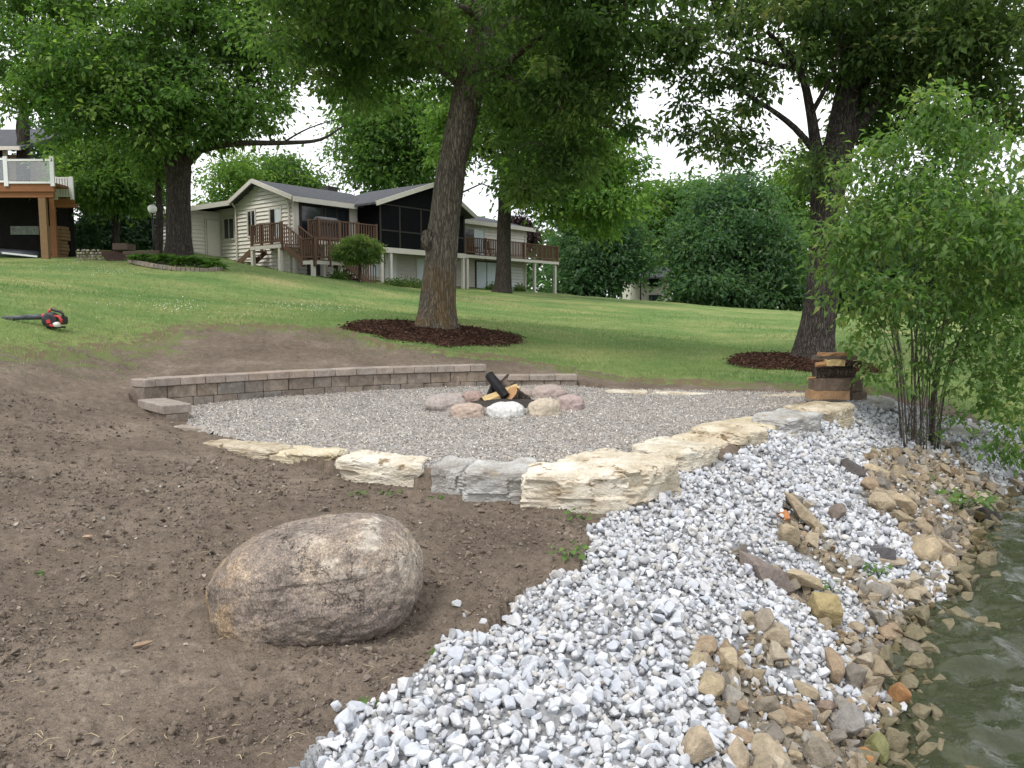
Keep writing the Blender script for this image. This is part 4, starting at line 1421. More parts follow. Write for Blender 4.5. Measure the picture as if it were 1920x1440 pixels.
crown(T1, [(600, 50, 14.5, 130, 90, 2), (720, 10, 13.5, 200, 90, 2.5), (770, 70, 16, 90, 60, 1.6, 5000), (960, -40, 16.5, 200, 90, 2.2, 9000), (1060, 110, 14.5, 150, 110, 2.4), (1110, 220, 14.8, 90, 85, 1.5, 5500),
           (1180, 40, 13.8, 110, 80, 1.8, 6500), (980, 230, 16.5, 80, 90, 1.5), (680, 150, 17, 90, 60, 1.5), (830, 110, 17.8, 110, 70, 1.2, 4500), (700, -180, 14.5, 300, 110, 4, 9000), (1100, -180, 14.5, 300, 110, 4, 9000), (700, -40, 12.5, 160, 50, 1.4, 7000), (1060, -40, 12.5, 160, 50, 1.4, 7000),
           (1010, 300, 15.5, 70, 50, 1.2), (1080, 330, 15, 55, 40, .9, 1600), (960, 350, 15.6, 45, 45, .8, 1200), (640, 150, 15, 60, 45, 1), (1250, 90, 13.6, 45, 50, 1, 1000)],
      700, 86, .40, .128, LEAF_C, attach=tp[20:] + limbs1, twigmat=BARK_G, tintm=.42)
# left maple
d0 = 28.5
base = atd(336, 484, d0)
base.z = gz(base.x, base.y) - .1
T2 = empty('maple_tree', base, 'big dense maple on the left, standing in a planting bed by the lamp', 'tree')
tp = trunk_part(T2, [base] + [atd(x, y, d0) for x, y in [(335, 440), (335, 380), (334, 320), (338, 270), (345, 200), (350, 120), (355, 0), (360, -150)]], [.54, .43, .41, .44, .38, .31, .25, .2, .1], BARK_D, n=24, sub=5, flare=.35)
l2 = []
for pts, r in [([(330, 320, 28.5), (300, 280, 28), (240, 220, 27), (150, 170, 26.5)], .28), ([(340, 310, 28.5), (380, 270, 28.3), (430, 200, 28), (480, 120, 28)], .26), ([(345, 290, 28.5), (430, 270, 27), (530, 268, 27), (600, 262, 27.2), (645, 235, 27.5)], .13),
               ([(530, 268, 27), (580, 240, 27), (660, 215, 27)], .04), ([(335, 290, 28.5), (320, 230, 29.5), (260, 120, 30)], .2), ([(340, 280, 28.5), (350, 200, 26.5), (330, 100, 25.5)], .2)]:
    l2 += trunk_part(T2, [atd(*q) for q in pts], [r * (1 - .8 * i / (len(pts) - 1)) for i in range(len(pts))], BARK_D, 'limb', 9, 4)
crown(T2, [(300, 110, 28, 190, 120, 3.5), (130, 190, 27, 110, 90, 2.6), (90, 80, 28, 130, 90, 3), (420, 200, 27, 90, 70, 2.6), (240, 240, 26.5, 130, 60, 2.4), (400, 50, 28, 160, 120, 4), (330, -130, 28, 330, 140, 5), (495, 110, 28, 80, 120, 2.6), (60, 10, 29, 140, 60, 3),
           (180, 130, 25.5, 120, 80, 2), (340, 200, 26, 110, 60, 2), (560, 250, 27, 60, 20, 1, 260), (500, 215, 27, 45, 40, 1.2, 600), (60, 150, 27, 60, 60, 2)],
      880, 82, .58, .19, LEAF_M, attach=tp[15:] + l2, twigmat=BARK_D, tw=.03, tintm=.45)
# tree beside the house
d0 = 42
base = atd(942, 541, d0)
base.z = gz(base.x, base.y) - .1
T3 = empty('yard_tree', base, 'slimmer dark trunked tree in front of the garage door of the beige house', 'tree')
tp = trunk_part(T3, [base] + [atd(x, y, d0) for x, y in [(944, 500), (945, 430), (947, 360), (950, 300), (955, 220), (960, 120), (965, 20)]], [.52, .40, .37, .35, .33, .28, .2, .1], BARK_D, n=20, sub=5, flare=.4)
l3 = []
for pts, r in [([(947, 330, 42), (1000, 290, 41), (1080, 270, 40)], .16), ([(948, 310, 42), (900, 260, 41), (830, 220, 41)], .16), ([(950, 290, 42), (1040, 330, 40), (1110, 370, 39.5)], .1)]:
    l3 += trunk_part(T3, [atd(*q) for q in pts], [r * (1 - .75 * i / (len(pts) - 1)) for i in range(len(pts))], BARK_D, 'limb', 8, 4)
crown(T3, [(960, 200, 42, 150, 110, 3.5), (1080, 290, 40, 105, 80, 3), (1110, 380, 39.5, 95, 65, 2.6), (1000, 340, 40, 70, 50, 2), (860, 250, 42, 70, 70, 2.5), (1030, 130, 42, 120, 90, 3), (950, 60, 42, 150, 100, 4), (1150, 330, 40, 60, 60, 2)],
      620, 80, .85, .28, LEAF_L, attach=tp[20:] + l3, twigmat=BARK_D, tw=.035, tintm=.35)
# right oak
d0 = 14.2
base = atd(1524, 684, d0)
base.z = gz(base.x, base.y) - .05
T4 = empty('oak_tree', base, 'dark forked tree on the right behind the firewood stack', 'tree')
tp = trunk_part(T4, [base] + [atd(x, y, d0) for x, y in [(1530, 630), (1540, 560), (1544, 480), (1548, 400), (1558, 330), (1575, 260), (1590, 180), (1600, 100), (1612, 0), (1622, -150)]], [.38, .315, .285, .26, .25, .32, .25, .22, .19, .16, .07], BARK_O, n=32, sub=7, rough=.07, flare=.42)
l4 = []
for pts, r in [([(1555, 335, 14.2), (1532, 280, 14.1), (1520, 210, 14), (1498, 130, 13.8), (1440, 60, 13.5)], .13), ([(1540, 300, 14.1), (1490, 240, 13.8), (1430, 195, 13.6), (1370, 160, 13.3)], .07), ([(1580, 270, 14.2), (1630, 210, 14), (1710, 120, 13.5), (1820, 30, 13)], .16),
               ([(1590, 190, 14.2), (1660, 110, 14.6), (1720, 20, 15)], .12), ([(1600, 110, 14.2), (1540, 30, 13.8), (1450, -40, 13.4)], .1), ([(1520, 215, 14), (1560, 140, 13.4), (1580, 60, 13)], .05), ([(1498, 130, 13.8), (1400, 110, 13.5), (1330, 90, 13.2)], .05)]:
    l4 += trunk_part(T4, [atd(*q) for q in pts], [r * (1 - .72 * i / (len(pts) - 1)) for i in range(len(pts))], BARK_O, 'limb', 10, 4)
crown(T4, [(1320, 100, 13.3, 90, 80, 1.2, 2500), (1410, 190, 13.5, 100, 80, 1.2, 1900), (1300, 250, 13.5, 55, 55, .8, 900), (1470, 80, 13.5, 110, 80, 1.4, 3300), (1700, 110, 14, 130, 80, 2, 14000), (1840, 130, 13.5, 110, 90, 2, 13000), (1580, 60, 13.8, 120, 80, 1.6, 9000), (1760, 20, 13.5, 180, 80, 2.5, 14000),
           (1420, -10, 13.5, 160, 60, 2, 5000), (1660, 220, 14.6, 80, 60, 1.2, 5000), (1860, 230, 14.4, 90, 50, 1.2, 4500), (1800, -130, 14, 280, 110, 3.5, 9000), (1450, -140, 14, 260, 90, 3, 6000), (1390, 290, 13.8, 90, 28, .8, 900), (1520, 300, 13.6, 40, 40, .6, 600)],
      660, 70, .33, .118, LEAF_O, attach=tp[24:] + l4, twigmat=BARK_O, tw=.018, tintm=.45)
# waterside shrub
sb = hit(1722, 838)
d0 = sb.y
T5 = empty('waterside_shrub', sb, 'bright green many stemmed shrub growing out of the rocks beside the water', 'shrub')
l5 = []
random.seed(11)
for i in range(30):
    x0 = 1690 + (i % 15) * 5.0 + random.uniform(-4, 4)
    spread = ((i % 15) - 6) * 17 + random.uniform(-50, 50) if i < 15 else random.uniform(-150, 190)
    h = random.uniform(280, 520)
    dd = d0 + random.uniform(-.12, .15)
    r = random.uniform(.007, .0145) if i < 15 else random.uniform(.004, .008)
    e = random.uniform(-.7, .6)
    pts = [atd(x0, 842, dd), atd(x0 + spread * .12, 842 - h * .35, dd + e * .25), atd(x0 + spread * .45, 842 - h * .7, dd + e * .6), atd(x0 + spread, 842 - h, dd + e)]
    l5 += trunk_part(T5, pts, [r, r * .85, r * .65, r * .3], BARK_S, 'stem', 7, 5, .05)[6:]
SH = [(1770, 700, d0 - .2, 60, 45, .5, 1200), (1840, 760, d0 - .3, 60, 50, .5, 1500), (1750, 250, d0, 100, 75, .7), (1665, 330, d0, 105, 75, .7), (1850, 300, d0 - .2, 105, 85, .8), (1605, 440, d0 - .2, 90, 80, .7), (1760, 420, d0 - .4, 150, 100, .9), (1890, 450, d0 - .2, 120, 110, .9), (1550, 520, d0 - .2, 50, 45, .4), (1655, 555, d0 - .3, 95, 60, .7),
      (1820, 590, d0 - .2, 120, 80, .8), (1910, 690, d0 - .2, 80, 90, .7), (1895, 800, d0 - .5, 45, 60, .4, 1800), (1630, 640, d0 - .1, 50, 40, .4, 500), (1750, 190, d0, 40, 30, .3), (1660, 700, d0 - .4, 30, 40, .3, 250), (1980, 500, d0, 90, 200, .9)]
crown(T5, SH, 700, 28, .20, .098, LEAF_S, .8, True, None, .5, .45, .45, l5, BARK_S, .007)
# its most visible leaves, one by one
me5 = []
for i in range(5):
    V, Fc, _ = leaf_arrays(np.zeros((1, 3)), np.array([[1., 0, -.25]]), np.array([[0, .1 * (i - 2), 1.]]), np.array([1.]), .45, .22, .3, True)
    me5.append(mesh_np('leaf', V, Fc, LEAF_S, False, np.tile(np.array([.25 + .15 * i, .5, 0]), (5, 1))))
C, LC = lobe_points(SH, 1600)
front = np.argsort(C[:, 1] - LC[:, 1] - .25 * (C[:, 2] - LC[:, 2]))
cnt = 0
for i in front:
    q = Vector(C[i])
    okv, _ = view_ok(np.array([C[i]]), -8)
    if not okv[0]:
        continue
    o = link('leaf', me5[cnt % 5], T5, q - ROOT[T5.name])
    s = random.uniform(.085, .125)
    o.scale = (s, s, s)
    o.rotation_euler = (random.uniform(-.5, .5), random.uniform(-.1, .8), random.uniform(0, 6.28))
    cnt += 1
    if cnt >= 260:
        break

# background trees
def bg_tree(px, pyb, d, lobes, label, leaf, ncl, per, cr_, L, r=.25, bark=BARK_D, name='background_tree', top=None, tintm=.45, cat='tree', group='trees behind the lawn', flat=.55, stems=True):
    b_ = atd(px, pyb, d)
    b_.z = gz(b_.x, b_.y) - .1
    T = empty(name, b_, label, cat, group)
    top = top if top is not None else min(l[1] for l in lobes)
    pts = [b_, atd(px + 3, pyb - (pyb - top) * .35, d), atd(px - 2, pyb - (pyb - top) * .7, d), atd(px, top, d)]
    tpp = trunk_part(T, pts, [r, r * .8, r * .5, r * .15], bark, 'trunk', 8, 4)
    crown(T, lobes, ncl, per, cr_, L, leaf, flat, tintm=tintm, ground=b_.z + .2)
    return T
bg_tree(1365, 580, 58, [(1370, 440, 57, 118, 80, 4), (1322, 480, 56, 62, 75, 3), (1430, 490, 56, 75, 75, 3), (1370, 540, 55, 120, 40, 3.5), (1365, 370, 58, 80, 45, 3), (1305, 545, 56, 40, 35, 2), (1460, 555, 56, 55, 30, 2)],
        'broad dark blue green rounded tree at the end of the lawn', LEAF_B, 620, 60, 1.25, .36)
bg_tree(1490, 580, 72, [(1490, 380, 72, 60, 70, 4), (1510, 330, 72, 45, 45, 3), (1470, 460, 72, 60, 60, 3)], 'pale feathery tree rising behind the rounded dark tree, left of the forked trunk', LEAF_L, 220, 60, 1.5, .42, tintm=.5)
bg_tree(1250, 575, 75, [(1240, 400, 75, 60, 60, 4), (1220, 450, 76, 60, 50, 4), (1280, 370, 76, 50, 40, 3)], 'light green tree between the rounded dark tree and the house deck', LEAF_M, 230, 60, 1.5, .42)
bg_tree(1130, 565, 62, [(1130, 470, 62, 90, 70, 4), (1090, 520, 60, 70, 45, 3), (1150, 500, 60, 35, 35, 2), (1120, 400, 63, 90, 60, 4)], 'dark drooping tree just right of the house deck', LEAF_B, 380, 60, 1.3, .36, tintm=.3)
bg_tree(545, 470, 66, [(530, 335, 66, 45, 35, 4), (505, 360, 66, 45, 30, 3), (565, 362, 66, 45, 25, 3)], 'bushy green tree above the ridge of the beige house', LEAF_M, 220, 60, 1.5, .40)
bg_tree(430, 470, 60, [(420, 350, 60, 40, 50, 3, 900), (450, 320, 60, 40, 45, 3, 900), (400, 400, 60, 40, 30, 3, 700)], 'thin airy tree left of the house gable', LEAF_L, 90, 60, 1.0, .30, r=.15)
bg_tree(700, 470, 70, [(700, 260, 70, 75, 80, 5), (690, 325, 70, 35, 40, 4), (760, 330, 70, 70, 45, 4), (740, 220, 70, 60, 60, 4), (800, 260, 70, 70, 90, 4)], 'tall green tree behind the porch, left of the grey trunk', LEAF_M, 420, 60, 1.5, .42, tintm=.4)
bg_tree(215, 470, 36, [(215, 300, 36, 75, 50, 2.5), (190, 350, 35, 60, 40, 2), (250, 350, 36, 55, 45, 2), (160, 330, 36, 40, 45, 2)], 'yellow green leafy tree behind the big maple, beside the neighbouring deck', LEAF_M, 300, 80, .8, .2, r=.18, tintm=.6)
bg_tree(296, 478, 31, [(290, 300, 31, 40, 50, 1.5), (310, 230, 31, 50, 50, 1.5)], 'second leaning trunk close behind the lamp post and the maple', LEAF_M, 70, 80, .7, .17, r=.17, tintm=.4)
bg_tree(95, 470, 70, [(95, 300, 70, 35, 50, 2.5), (110, 260, 70, 25, 40, 2), (80, 330, 70, 35, 30, 2)], 'thin grey green conifer behind the neighbouring deck rail', LEAF_N, 110, 70, 1.2, .34, r=.2, tintm=.8)
for i, (px, py, d, rx, ry, lf, lb) in enumerate([(1620, 480, 50, 80, 100, LEAF_B, 'shaded tree right of the forked trunk, mostly behind the waterside shrub'), (1740, 440, 55, 100, 120, LEAF_B, 'tall dark tree directly behind the top of the waterside shrub'),
                                     (1870, 470, 46, 100, 110, LEAF_C, 'shaded tree at the right edge behind the waterside shrub')]):
    bg_tree(px, 600, d, [(px, py, d, rx, ry, 4), (px - 40, py + 70, d, rx * .6, ry * .4, 3), (px + 50, py + 60, d, rx * .6, ry * .4, 3)], lb, lf, 300, 60, 1.2, .34, tintm=.35)
for px, d, h, lb in [(212, 40, 100, 'dark spruce in the shade left of the lamp post'), (255, 42, 95, 'dark spruce just left of the lamp globe'), (180, 44, 90, 'dark spruce behind the narrow clipped evergreens')]:
    bg_tree(px, 478, d, [(px, 450, d, 36, 22, 1.2), (px, 420, d, 26, 22, 1), (px, 395, d, 15, 20, .7)], lb, LEAF_N, 150, 70, .55, .2, r=.12, name='spruce_tree', top=375)
for px, lb in [(147, 'left one of two narrow clipped evergreens beside the neighbouring deck'), (171, 'right one of two narrow clipped evergreens beside the neighbouring deck')]:
    bg_tree(px, 482, 36, [(px, 462, 36, 9, 18, .3), (px, 440, 36, 8, 20, .28), (px, 424, 36, 4, 10, .15)], lb, LEAF_N, 60, 70, .16, .09, r=.05, name='evergreen_shrub', top=425, cat='shrub', group='clipped evergreens', tintm=.9)
bg_tree(672, 520, 34.5, [(672, 466, 34.5, 36, 22, 1), (655, 478, 34.3, 22, 16, .8), (694, 474, 34.3, 22, 18, .8)], 'small round bush like tree in front of the wooden stairs', LEAF_C, 150, 80, .28, .12, r=.07, name='ornamental_tree', top=455, cat='tree', group='small trees at the house', tintm=.75)
bg_tree(968, 545, 55, [(968, 440, 55, 32, 22, 1.5), (975, 415, 55, 20, 12, 1)], 'dark purple leaved tree behind the right hand deck', LEAF_P, 90, 70, .6, .25, r=.1, name='purple_tree', group='small trees at the house')

# far wood
P_ = []
n = 26000
xx = rng.uniform(-75, 120, n)
yy = 92 + rng.normal(0, 5, n) + np.abs(xx) * .1
top_ = 5.0 + 3.0 * vnoise(xx, yy, .11, 51) + 2.0 * vnoise(xx, yy, .35, 52)
zz = base_z(xx, yy) + top_ * rng.random(n) ** .7
base_ = np.stack([xx, yy, zz], -1)
V, Fc, q = leaf_arrays(base_, rng.normal(size=(n, 3)), unit(rng.normal(size=(n, 3)) * .6 + np.array([0, 0, 1.])), rng.uniform(.6, 1.3, n), .7)
col = np.zeros((n, 3))
col[:, 0] = np.clip(.3 + .5 * vnoise(xx, zz, .6, 53) + rng.normal(0, .15, n), 0, 1)
stuff('distant_wood', V, Fc, LEAF_B, None, np.repeat(col, q, 0))

# ---------------------------------------------------------------- mulch beds
def mulch(cx, cy, rx, ry, n, name):
    a = np.linspace(0, 2 * math.pi, 48, endpoint=False)
    rings = [1.0, .8, .55, .3, .08]
    V, Fq = [], []
    for i, r in enumerate(rings):
        k = r * (1 + (vnoise(np.cos(a) * 3 + cx, np.sin(a) * 3 + cy, 1, 61) - .5) * .22)
        x, y = cx + rx * k * np.cos(a), cy + ry * k * np.sin(a)
        V.append(np.stack([x, y, base_z(x, y) + (.02 if i == 0 else .05 + .05 * (1 - r))], -1))
    V = np.concatenate(V)
    for i in range(len(rings) - 1):
        for j in range(48):
            j2 = (j + 1) % 48
            Fq.append((i * 48 + j, i * 48 + j2, (i + 1) * 48 + j2, (i + 1) * 48 + j))
    Fq = np.array(Fq)
    o = link(name, mesh_np(name, V, Fq, MAT_MULCH, True, np.tile(np.array([.055, .030, .021]), (len(V), 1))))
    tag(o, kind='structure')
    aa, r_ = rng.uniform(0, 6.28, n), np.sqrt(rng.random(n)) * 1.0
    r_ = r_ * (1 + (vnoise(np.cos(aa) * 3 + cx, np.sin(aa) * 3 + cy, 1, 61) - .5) * .22) * rng.uniform(.96, 1.06, n)
    x, y = cx + rx * r_ * np.cos(aa), cy + ry * r_ * np.sin(aa)
    z = base_z(x, y) + .045 + .05 * (1 - np.clip(r_, 0, 1)) + rng.uniform(0, .02, n)
    C_ = np.stack([x, y, z], -1)
    D_ = rng.normal(size=(n, 3))
    D_[:, 2] *= .3
    V, Fc, q = leaf_arrays(C_, D_, unit(rng.normal(size=(n, 3)) * .5 + np.array([0, 0, 1.])), rng.uniform(.03, .10, n), .35)
    c = pick_cols([(.060, .032, .022), (.085, .046, .032), (.045, .026, .020), (.13, .08, .055), (.07, .035, .026)], n, .2)
    stuff('mulch_chips', V, Fc, MAT_MULCH, o, np.repeat(c, q, 0))
q = atd(817, 632, 15.3)
mulch(q.x + .05, 15.2, 1.72, 1.55, 9000, 'mulch_bed')
q = atd(1500, 690, 13.9)
mulch(q.x, 13.9, 1.25, 1.3, 6000, 'mulch_bed')

# ---------------------------------------------------------------- grass blades and clover flowers
n = 150000
r_ = 9.5 * (34 / 9.5) ** (rng.random(n) ** 1.25)
a_ = np.radians(rng.uniform(-35, 35, n))
x, y = r_ * np.sin(a_), r_ * np.cos(a_)
ed, _ = seg_dist(x, y, LE)
jx = (vnoise(x, y, 2.2, 3) - .5) * .6 + (vnoise(x, y, 6, 3) - .5) * .3
soil = in_poly(x + jx, y + jx, SOIL_POLY)
mul1 = np.hypot((x - atd(817, 632, 15.3).x) / 1.75, (y - 15.2) / 1.6) < 1
mul2 = np.hypot((x - atd(1500, 690, 13.9).x) / 1.28, (y - 13.9) / 1.33) < 1
pn = vnoise(x, y, .5, 71)
keep = ~mul1 & ~mul2 & ~in_poly(x, y, BANK_POLY) & ~in_poly(x, y, grow(PATIO, .5)) & (~soil | ((rng.random(n) < np.clip(.22 - ed * .16, 0, 1)) & (x < 2)))
x, y = x[keep], y[keep]
n = len(x)
z = base_z(x, y) + (vnoise(x, y, .5, 4) - .5) * .12 + (vnoise(x, y, 2.3, 5) - .5) * .03 - .004
D_ = np.stack([rng.normal(0, .5, n), rng.normal(0, .5, n), rng.uniform(.5, 1.2, n)], -1)
Ls = rng.uniform(.03, .075, n) * (1 + np.hypot(x, y) / 60)
V, Fc, q = leaf_arrays(np.stack([x, y, z], -1), D_, unit(rng.normal(size=(n, 3)) + np.array([0, -.5, .3])), Ls, .16, .0, .15)
V = V.reshape(-1, 4, 3)[:, [0, 1, 2]].reshape(-1, 3)
Fc = np.arange(n * 3).reshape(-1, 3)
gt = np.zeros((n, 3))
gt[:, 0] = np.clip(.22 + .9 * (vnoise(x, y, .45, 72) - .25) + rng.normal(0, .16, n), 0, 1)
stuff('grass_blades', V, Fc, MAT_GRASSB, None, np.repeat(gt, 3, 0))
M_CLOV = M_plain('clover_white', (.75, .74, .66), .8, .1, 5)
fl = []
for px, py, sx, sy, k in [(210, 512, 60, 8, 90), (120, 505, 130, 8, 60), (280, 570, 120, 14, 70), (560, 575, 90, 10, 90), (350, 580, 60, 10, 40), (890, 560, 40, 6, 70), (1000, 560, 90, 8, 60), (1290, 600, 80, 5, 25), (620, 582, 60, 6, 50), (1250, 640, 250, 30, 25), (500, 590, 300, 14, 40)]:
    for _ in range(k):
        fl.append(hit(px + rng.normal(0, sx * .5), py + rng.normal(0, sy * .5)))
fl = np.array([(q.x, q.y, q.z + .05) for q in fl if q.y < 60])
V_, F_, C_ = scatter(TP, fl, rng.uniform(.008, .017, len(fl)), np.tile(np.array([.7, .7, .62]), (len(fl), 1)))
stuff('clover_flowers', V_, F_, M_CLOV, None, C_)

# ---------------------------------------------------------------- weeds
def weed(px, py, n, L, spread, h, label, mat=LEAF_S):
    q = hit(px, py)
    T = empty('weed', q, label, 'weed', 'weeds sprouting on soil and rocks')
    mb = MB()
    for i in range(n):
        a_ = rng.uniform(0, 6.28)
        r_ = spread * math.sqrt(rng.random())
        top_ = q + Vector((math.cos(a_) * r_, math.sin(a_) * r_ * .8, h * rng.uniform(.4, 1)))
        mb.tube([q, q.lerp(top_, .5) + Vector((0, 0, h * .15)), top_], [.0022, .002, .0012], 4, False)
        V, Fc, k = leaf_arrays(np.array([[0., 0, 0]]), np.array([[math.cos(a_), math.sin(a_), rng.uniform(-.4, .2)]]), unit(np.array([[rng.normal(0, .3), rng.normal(0, .3) - .3, 1.]])), np.array([L * rng.uniform(.7, 1.2)]), .85, .2, .2, True)
        link('leaf', mesh_np('leaf', V, Fc, mat, False, np.tile(np.array([rng.uniform(.3, .9), .5, 0]), (5, 1))), T, top_ - q)
    mb.build('stem', mat, T)
weed(1065, 1052, 16, .052, .11, .10, 'low leafy weed growing at the edge of the white stone')
weed(842, 1235, 4, .062, .035, .03, 'two leaved seedling between the boulder and the white stone')
weed(688, 1330, 5, .040, .025, .035, 'small three leaved seedling below the boulder')
weed(675, 930, 4, .06, .05, .04, 'tiny pale weed below the cream edging block')
weed(735, 928, 5, .06, .06, .04, 'small weed right of the tiny pale one under the edging')
weed(820, 935, 4, .05, .04, .03, 'small weed below the small grey edging block')
weed(1095, 975, 9, .05, .10, .06, 'dusty green weed at the foot of the longest edging block')
weed(1805, 960, 40, .10, .28, .22, 'bright green clump of broad leaves near the water')
weed(1645, 1090, 22, .05, .08, .14, 'blue green weed growing upright between tan rocks')
weed(1730, 905, 12, .07, .12, .08, 'bright weed among the tan rocks below the shrub')
weed(1740, 840, 26, .08, .2, .25, 'leafy growth round the foot of the shrub')
weed(1560, 1115, 6, .05, .06, .08, 'small weed beside the pale tan flat rock')
weed(80, 1080, 4, .035, .03, .02, 'tiny green sprout on the soil at the left edge')

# ---------------------------------------------------------------- firewood stack
M_BEAM = M_wood('stacked_board', (.22, .13, .07), (.40, .26, .15), (9, 2, 9))
M_BEAMD = M_wood('dark_board', (.075, .055, .044), (.19, .14, .105), (9, 2, 9))
FWD = at(1560, 750, .12).y + .15
fwz = .15
def beam(px0, px1, py0, py1, dd, dep, mat, label, rough=.012, cat='firewood'):
    a, b_ = atd(px0, py1, FWD + dd), atd(px1, py0, FWD + dd)
    m_ = MB()
    x0, x1, z0, z1 = a.x, b_.x, a.z, b_.z
    K = 6
    k0 = len(m_.v)
    for i in range(K):
        x = x0 + (x1 - x0) * i / (K - 1)
        for (yy, zz_) in ((0, z0), (dep * .5, z0 - .004), (dep, z0), (dep, z1), (dep * .5, z1 + (z1 - z0) * .12), (0, z1)):
            m_.v.append((x + random.uniform(-rough, rough) * .5, FWD + dd + yy + random.uniform(-rough, rough), zz_ + random.uniform(-rough, rough) * .6))
    for i in range(K - 1):
        for j in range(6):
            j2 = (j + 1) % 6
            m_.f.append((k0 + i * 6 + j2, k0 + i * 6 + j, k0 + (i + 1) * 6 + j, k0 + (i + 1) * 6 + j2))
    m_.f.append(tuple(range(6)))
    m_.f.append(tuple(reversed(range((K - 1) * 6, K * 6))))
    o = m_.build('firewood', mat, None, False, 0, (x0, FWD + dd, z0))
    return tag(o, label, cat, 'pieces of the firewood stack')
beam(1520, 1594, 733, 749, 0, .20, M_BEAM, 'orange brown sawn timber at the bottom of the firewood stack')
beam(1526, 1595, 711, 732, .0, .20, M_BEAMD, 'dark squared timber second from the bottom of the firewood stack')
beam(1598, 1626, 735, 750, .15, .2, M_DKWOOD, 'dark short timber at the lower right side of the stack')
beam(1598, 1618, 708, 734, .15, .2, M_DKWOOD, 'dark stump like piece behind the right end of the timbers')
log(atd(1527, 700, FWD + .1), atd(1600, 697, FWD + .12), .075, M_LOGBARK, 'thick dark bark covered log in the middle of the firewood stack', False, 12, 'firewood', 'firewood', 'pieces of the firewood stack')
log(atd(1530, 684, FWD + .02), atd(1560, 681, FWD + .02), .034, M_SPLIT2, 'short split piece on the left of the upper stack', True, 9, 'firewood', 'firewood', 'pieces of the firewood stack')
beam(1550, 1585, 676, 686, -.02, .12, M_SPLIT, 'pale yellow split piece facing out of the upper stack')
log(atd(1580, 685, FWD + .05), atd(1612, 680, FWD + .05), .035, M_LOGBARK, 'dark split piece on the right of the upper stack', True, 9, 'firewood', 'firewood', 'pieces of the firewood stack')
beam(1535, 1608, 668, 675, .05, .22, M_DKWOOD, 'flat weathered slab near the top of the firewood stack')
beam(1540, 1600, 662, 668, .1, .16, M_SPLIT2, 'thin reddish slab on the very top of the firewood stack')
log(atd(1515, 709, FWD - .03), atd(1534, 708, FWD + .1), .014, M_SPLIT2, 'thin stick poking out at the left of the stack', False, 6, 'stick', 'stick', 'pieces of the firewood stack')
# low stone behind the shrub
for px, py, w, lb in [(1640, 752, 60, 'low brown edging stone between the firewood and the shrub stems'), (1800, 778, 90, 'grey flat edging stone behind the shrub stems'), (1890, 785, 80, 'pale edging stone at the right end behind the shrub')]:
    q = atd(px, py, 10.4)
    q.z = gz(q.x, q.y)
    o = link('edging_stone', rock_mesh('edging_stone', (w * 10.4 / F * .5, .2, .09), px, MAT_LIMEG, 4, 3, .1, .1), None, (q.x, q.y, q.z + .04))
    tag(o, lb, 'edging stone', 'edging stones behind the shrub')

# ---------------------------------------------------------------- leaf blower
M_RED = M_plain('red_plastic', (.42, .035, .03), .4, .1, 10, .5)
M_BLK = M_plain('black_plastic', (.02, .02, .023), .5, .2, 10, .4)
M_GRY = M_plain('grey_plastic', (.05, .055, .065), .45, .1, 10, .4)
M_WHT = M_plain('white_tank', (.62, .6, .55), .5, .06, 10, .4)
bb = atd(105, 618, 11.3)
bb.z = gz(bb.x, bb.y) + .02
LBs = empty('leaf_blower', bb, 'red and black leaf blower with a long grey tube lying on the grass', 'leaf blower')
PX = 11.3 / F
def lb(px, py, dy=0):
    return bb + Vector(((px - 105) * PX, dy, (618 - py) * PX))
MB().tube([lb(90, 597.5, -.05), lb(70, 598, -.05), lb(58, 598.5, -.05)], [.040, .040, .041], 16).build('blower_tube', M_GRY, LBs, True)
MB().tube([lb(60, 598.4, -.05), lb(35, 599.6, -.05), lb(12, 601, -.05)], [.036, .034, .036], 16).build('blower_tube', M_GRY, LBs, True)
MB().tube([lb(96, 597, -.05), lb(86, 597.3, -.05)], [.047, .043], 16).build('tube_collar', M_RED, LBs, True)
hs = MB()
cq = lb(102, 604, -.06)
hs.tube([cq + Vector((0, -.07, 0)), cq + Vector((0, -.05, 0)), cq + Vector((0, .05, 0)), cq + Vector((0, .07, 0))], [.085, .115, .115, .085], 24)
hs.build('fan_housing', M_BLK, LBs, True)
gsl = MB()
for i in range(7):
    a_ = i * math.pi / 7
    dv = Vector((math.cos(a_), 0, math.sin(a_))) * .085
    gsl.bar(cq + Vector((0, -.074, 0)) - dv, cq + Vector((0, -.074, 0)) + dv, .008, .006)
gsl.build('intake_grille', M_GRY, LBs)
eng = MB()
eng.box(lb(108, 0).x, lb(124, 0).x, bb.y - .10, bb.y + .08, lb(0, 612).z, lb(0, 596).z)
eng.build('engine_cover', M_BLK, LBs, False, .02)
MB().tube([lb(112, 596, -.11), lb(120, 597, -.11), lb(124, 603, -.11), lb(124, 610, -.11)], [.014, .02, .02, .014], 8).build('shroud', M_RED, LBs, True)
MB().bar(lb(104, 612, -.14), lb(111, 614, -.14), .02, .03).build('guard', M_RED, LBs)
MB().lathe([(.02, -.035), (.05, -.03), (.055, .02), (.03, .035), (.02, .04)], 14, tuple(lb(115, 612, -.10))).build('fuel_tank', M_WHT, LBs, True)
MB().tube([lb(92, 597, -.03), lb(96, 588, -.03), lb(101, 583, -.03)], [.02, .019, .02], 10).build('handle_post', M_RED, LBs, True)
MB().tube([lb(100, 583.5, -.03), lb(108, 586, -.03), lb(117, 588, -.03), lb(122, 593, -.03), lb(122, 599, -.03)], [.019, .02, .02, .018, .018], 10).build('handle', M_BLK, LBs, True)
MB().tube([lb(95, 592, -.08), lb(100, 590, -.08), lb(104, 598, -.1), lb(112, 604, -.13)], [.008, .008, .008, .008], 6).build('ignition_lead', M_BLK, LBs, True)
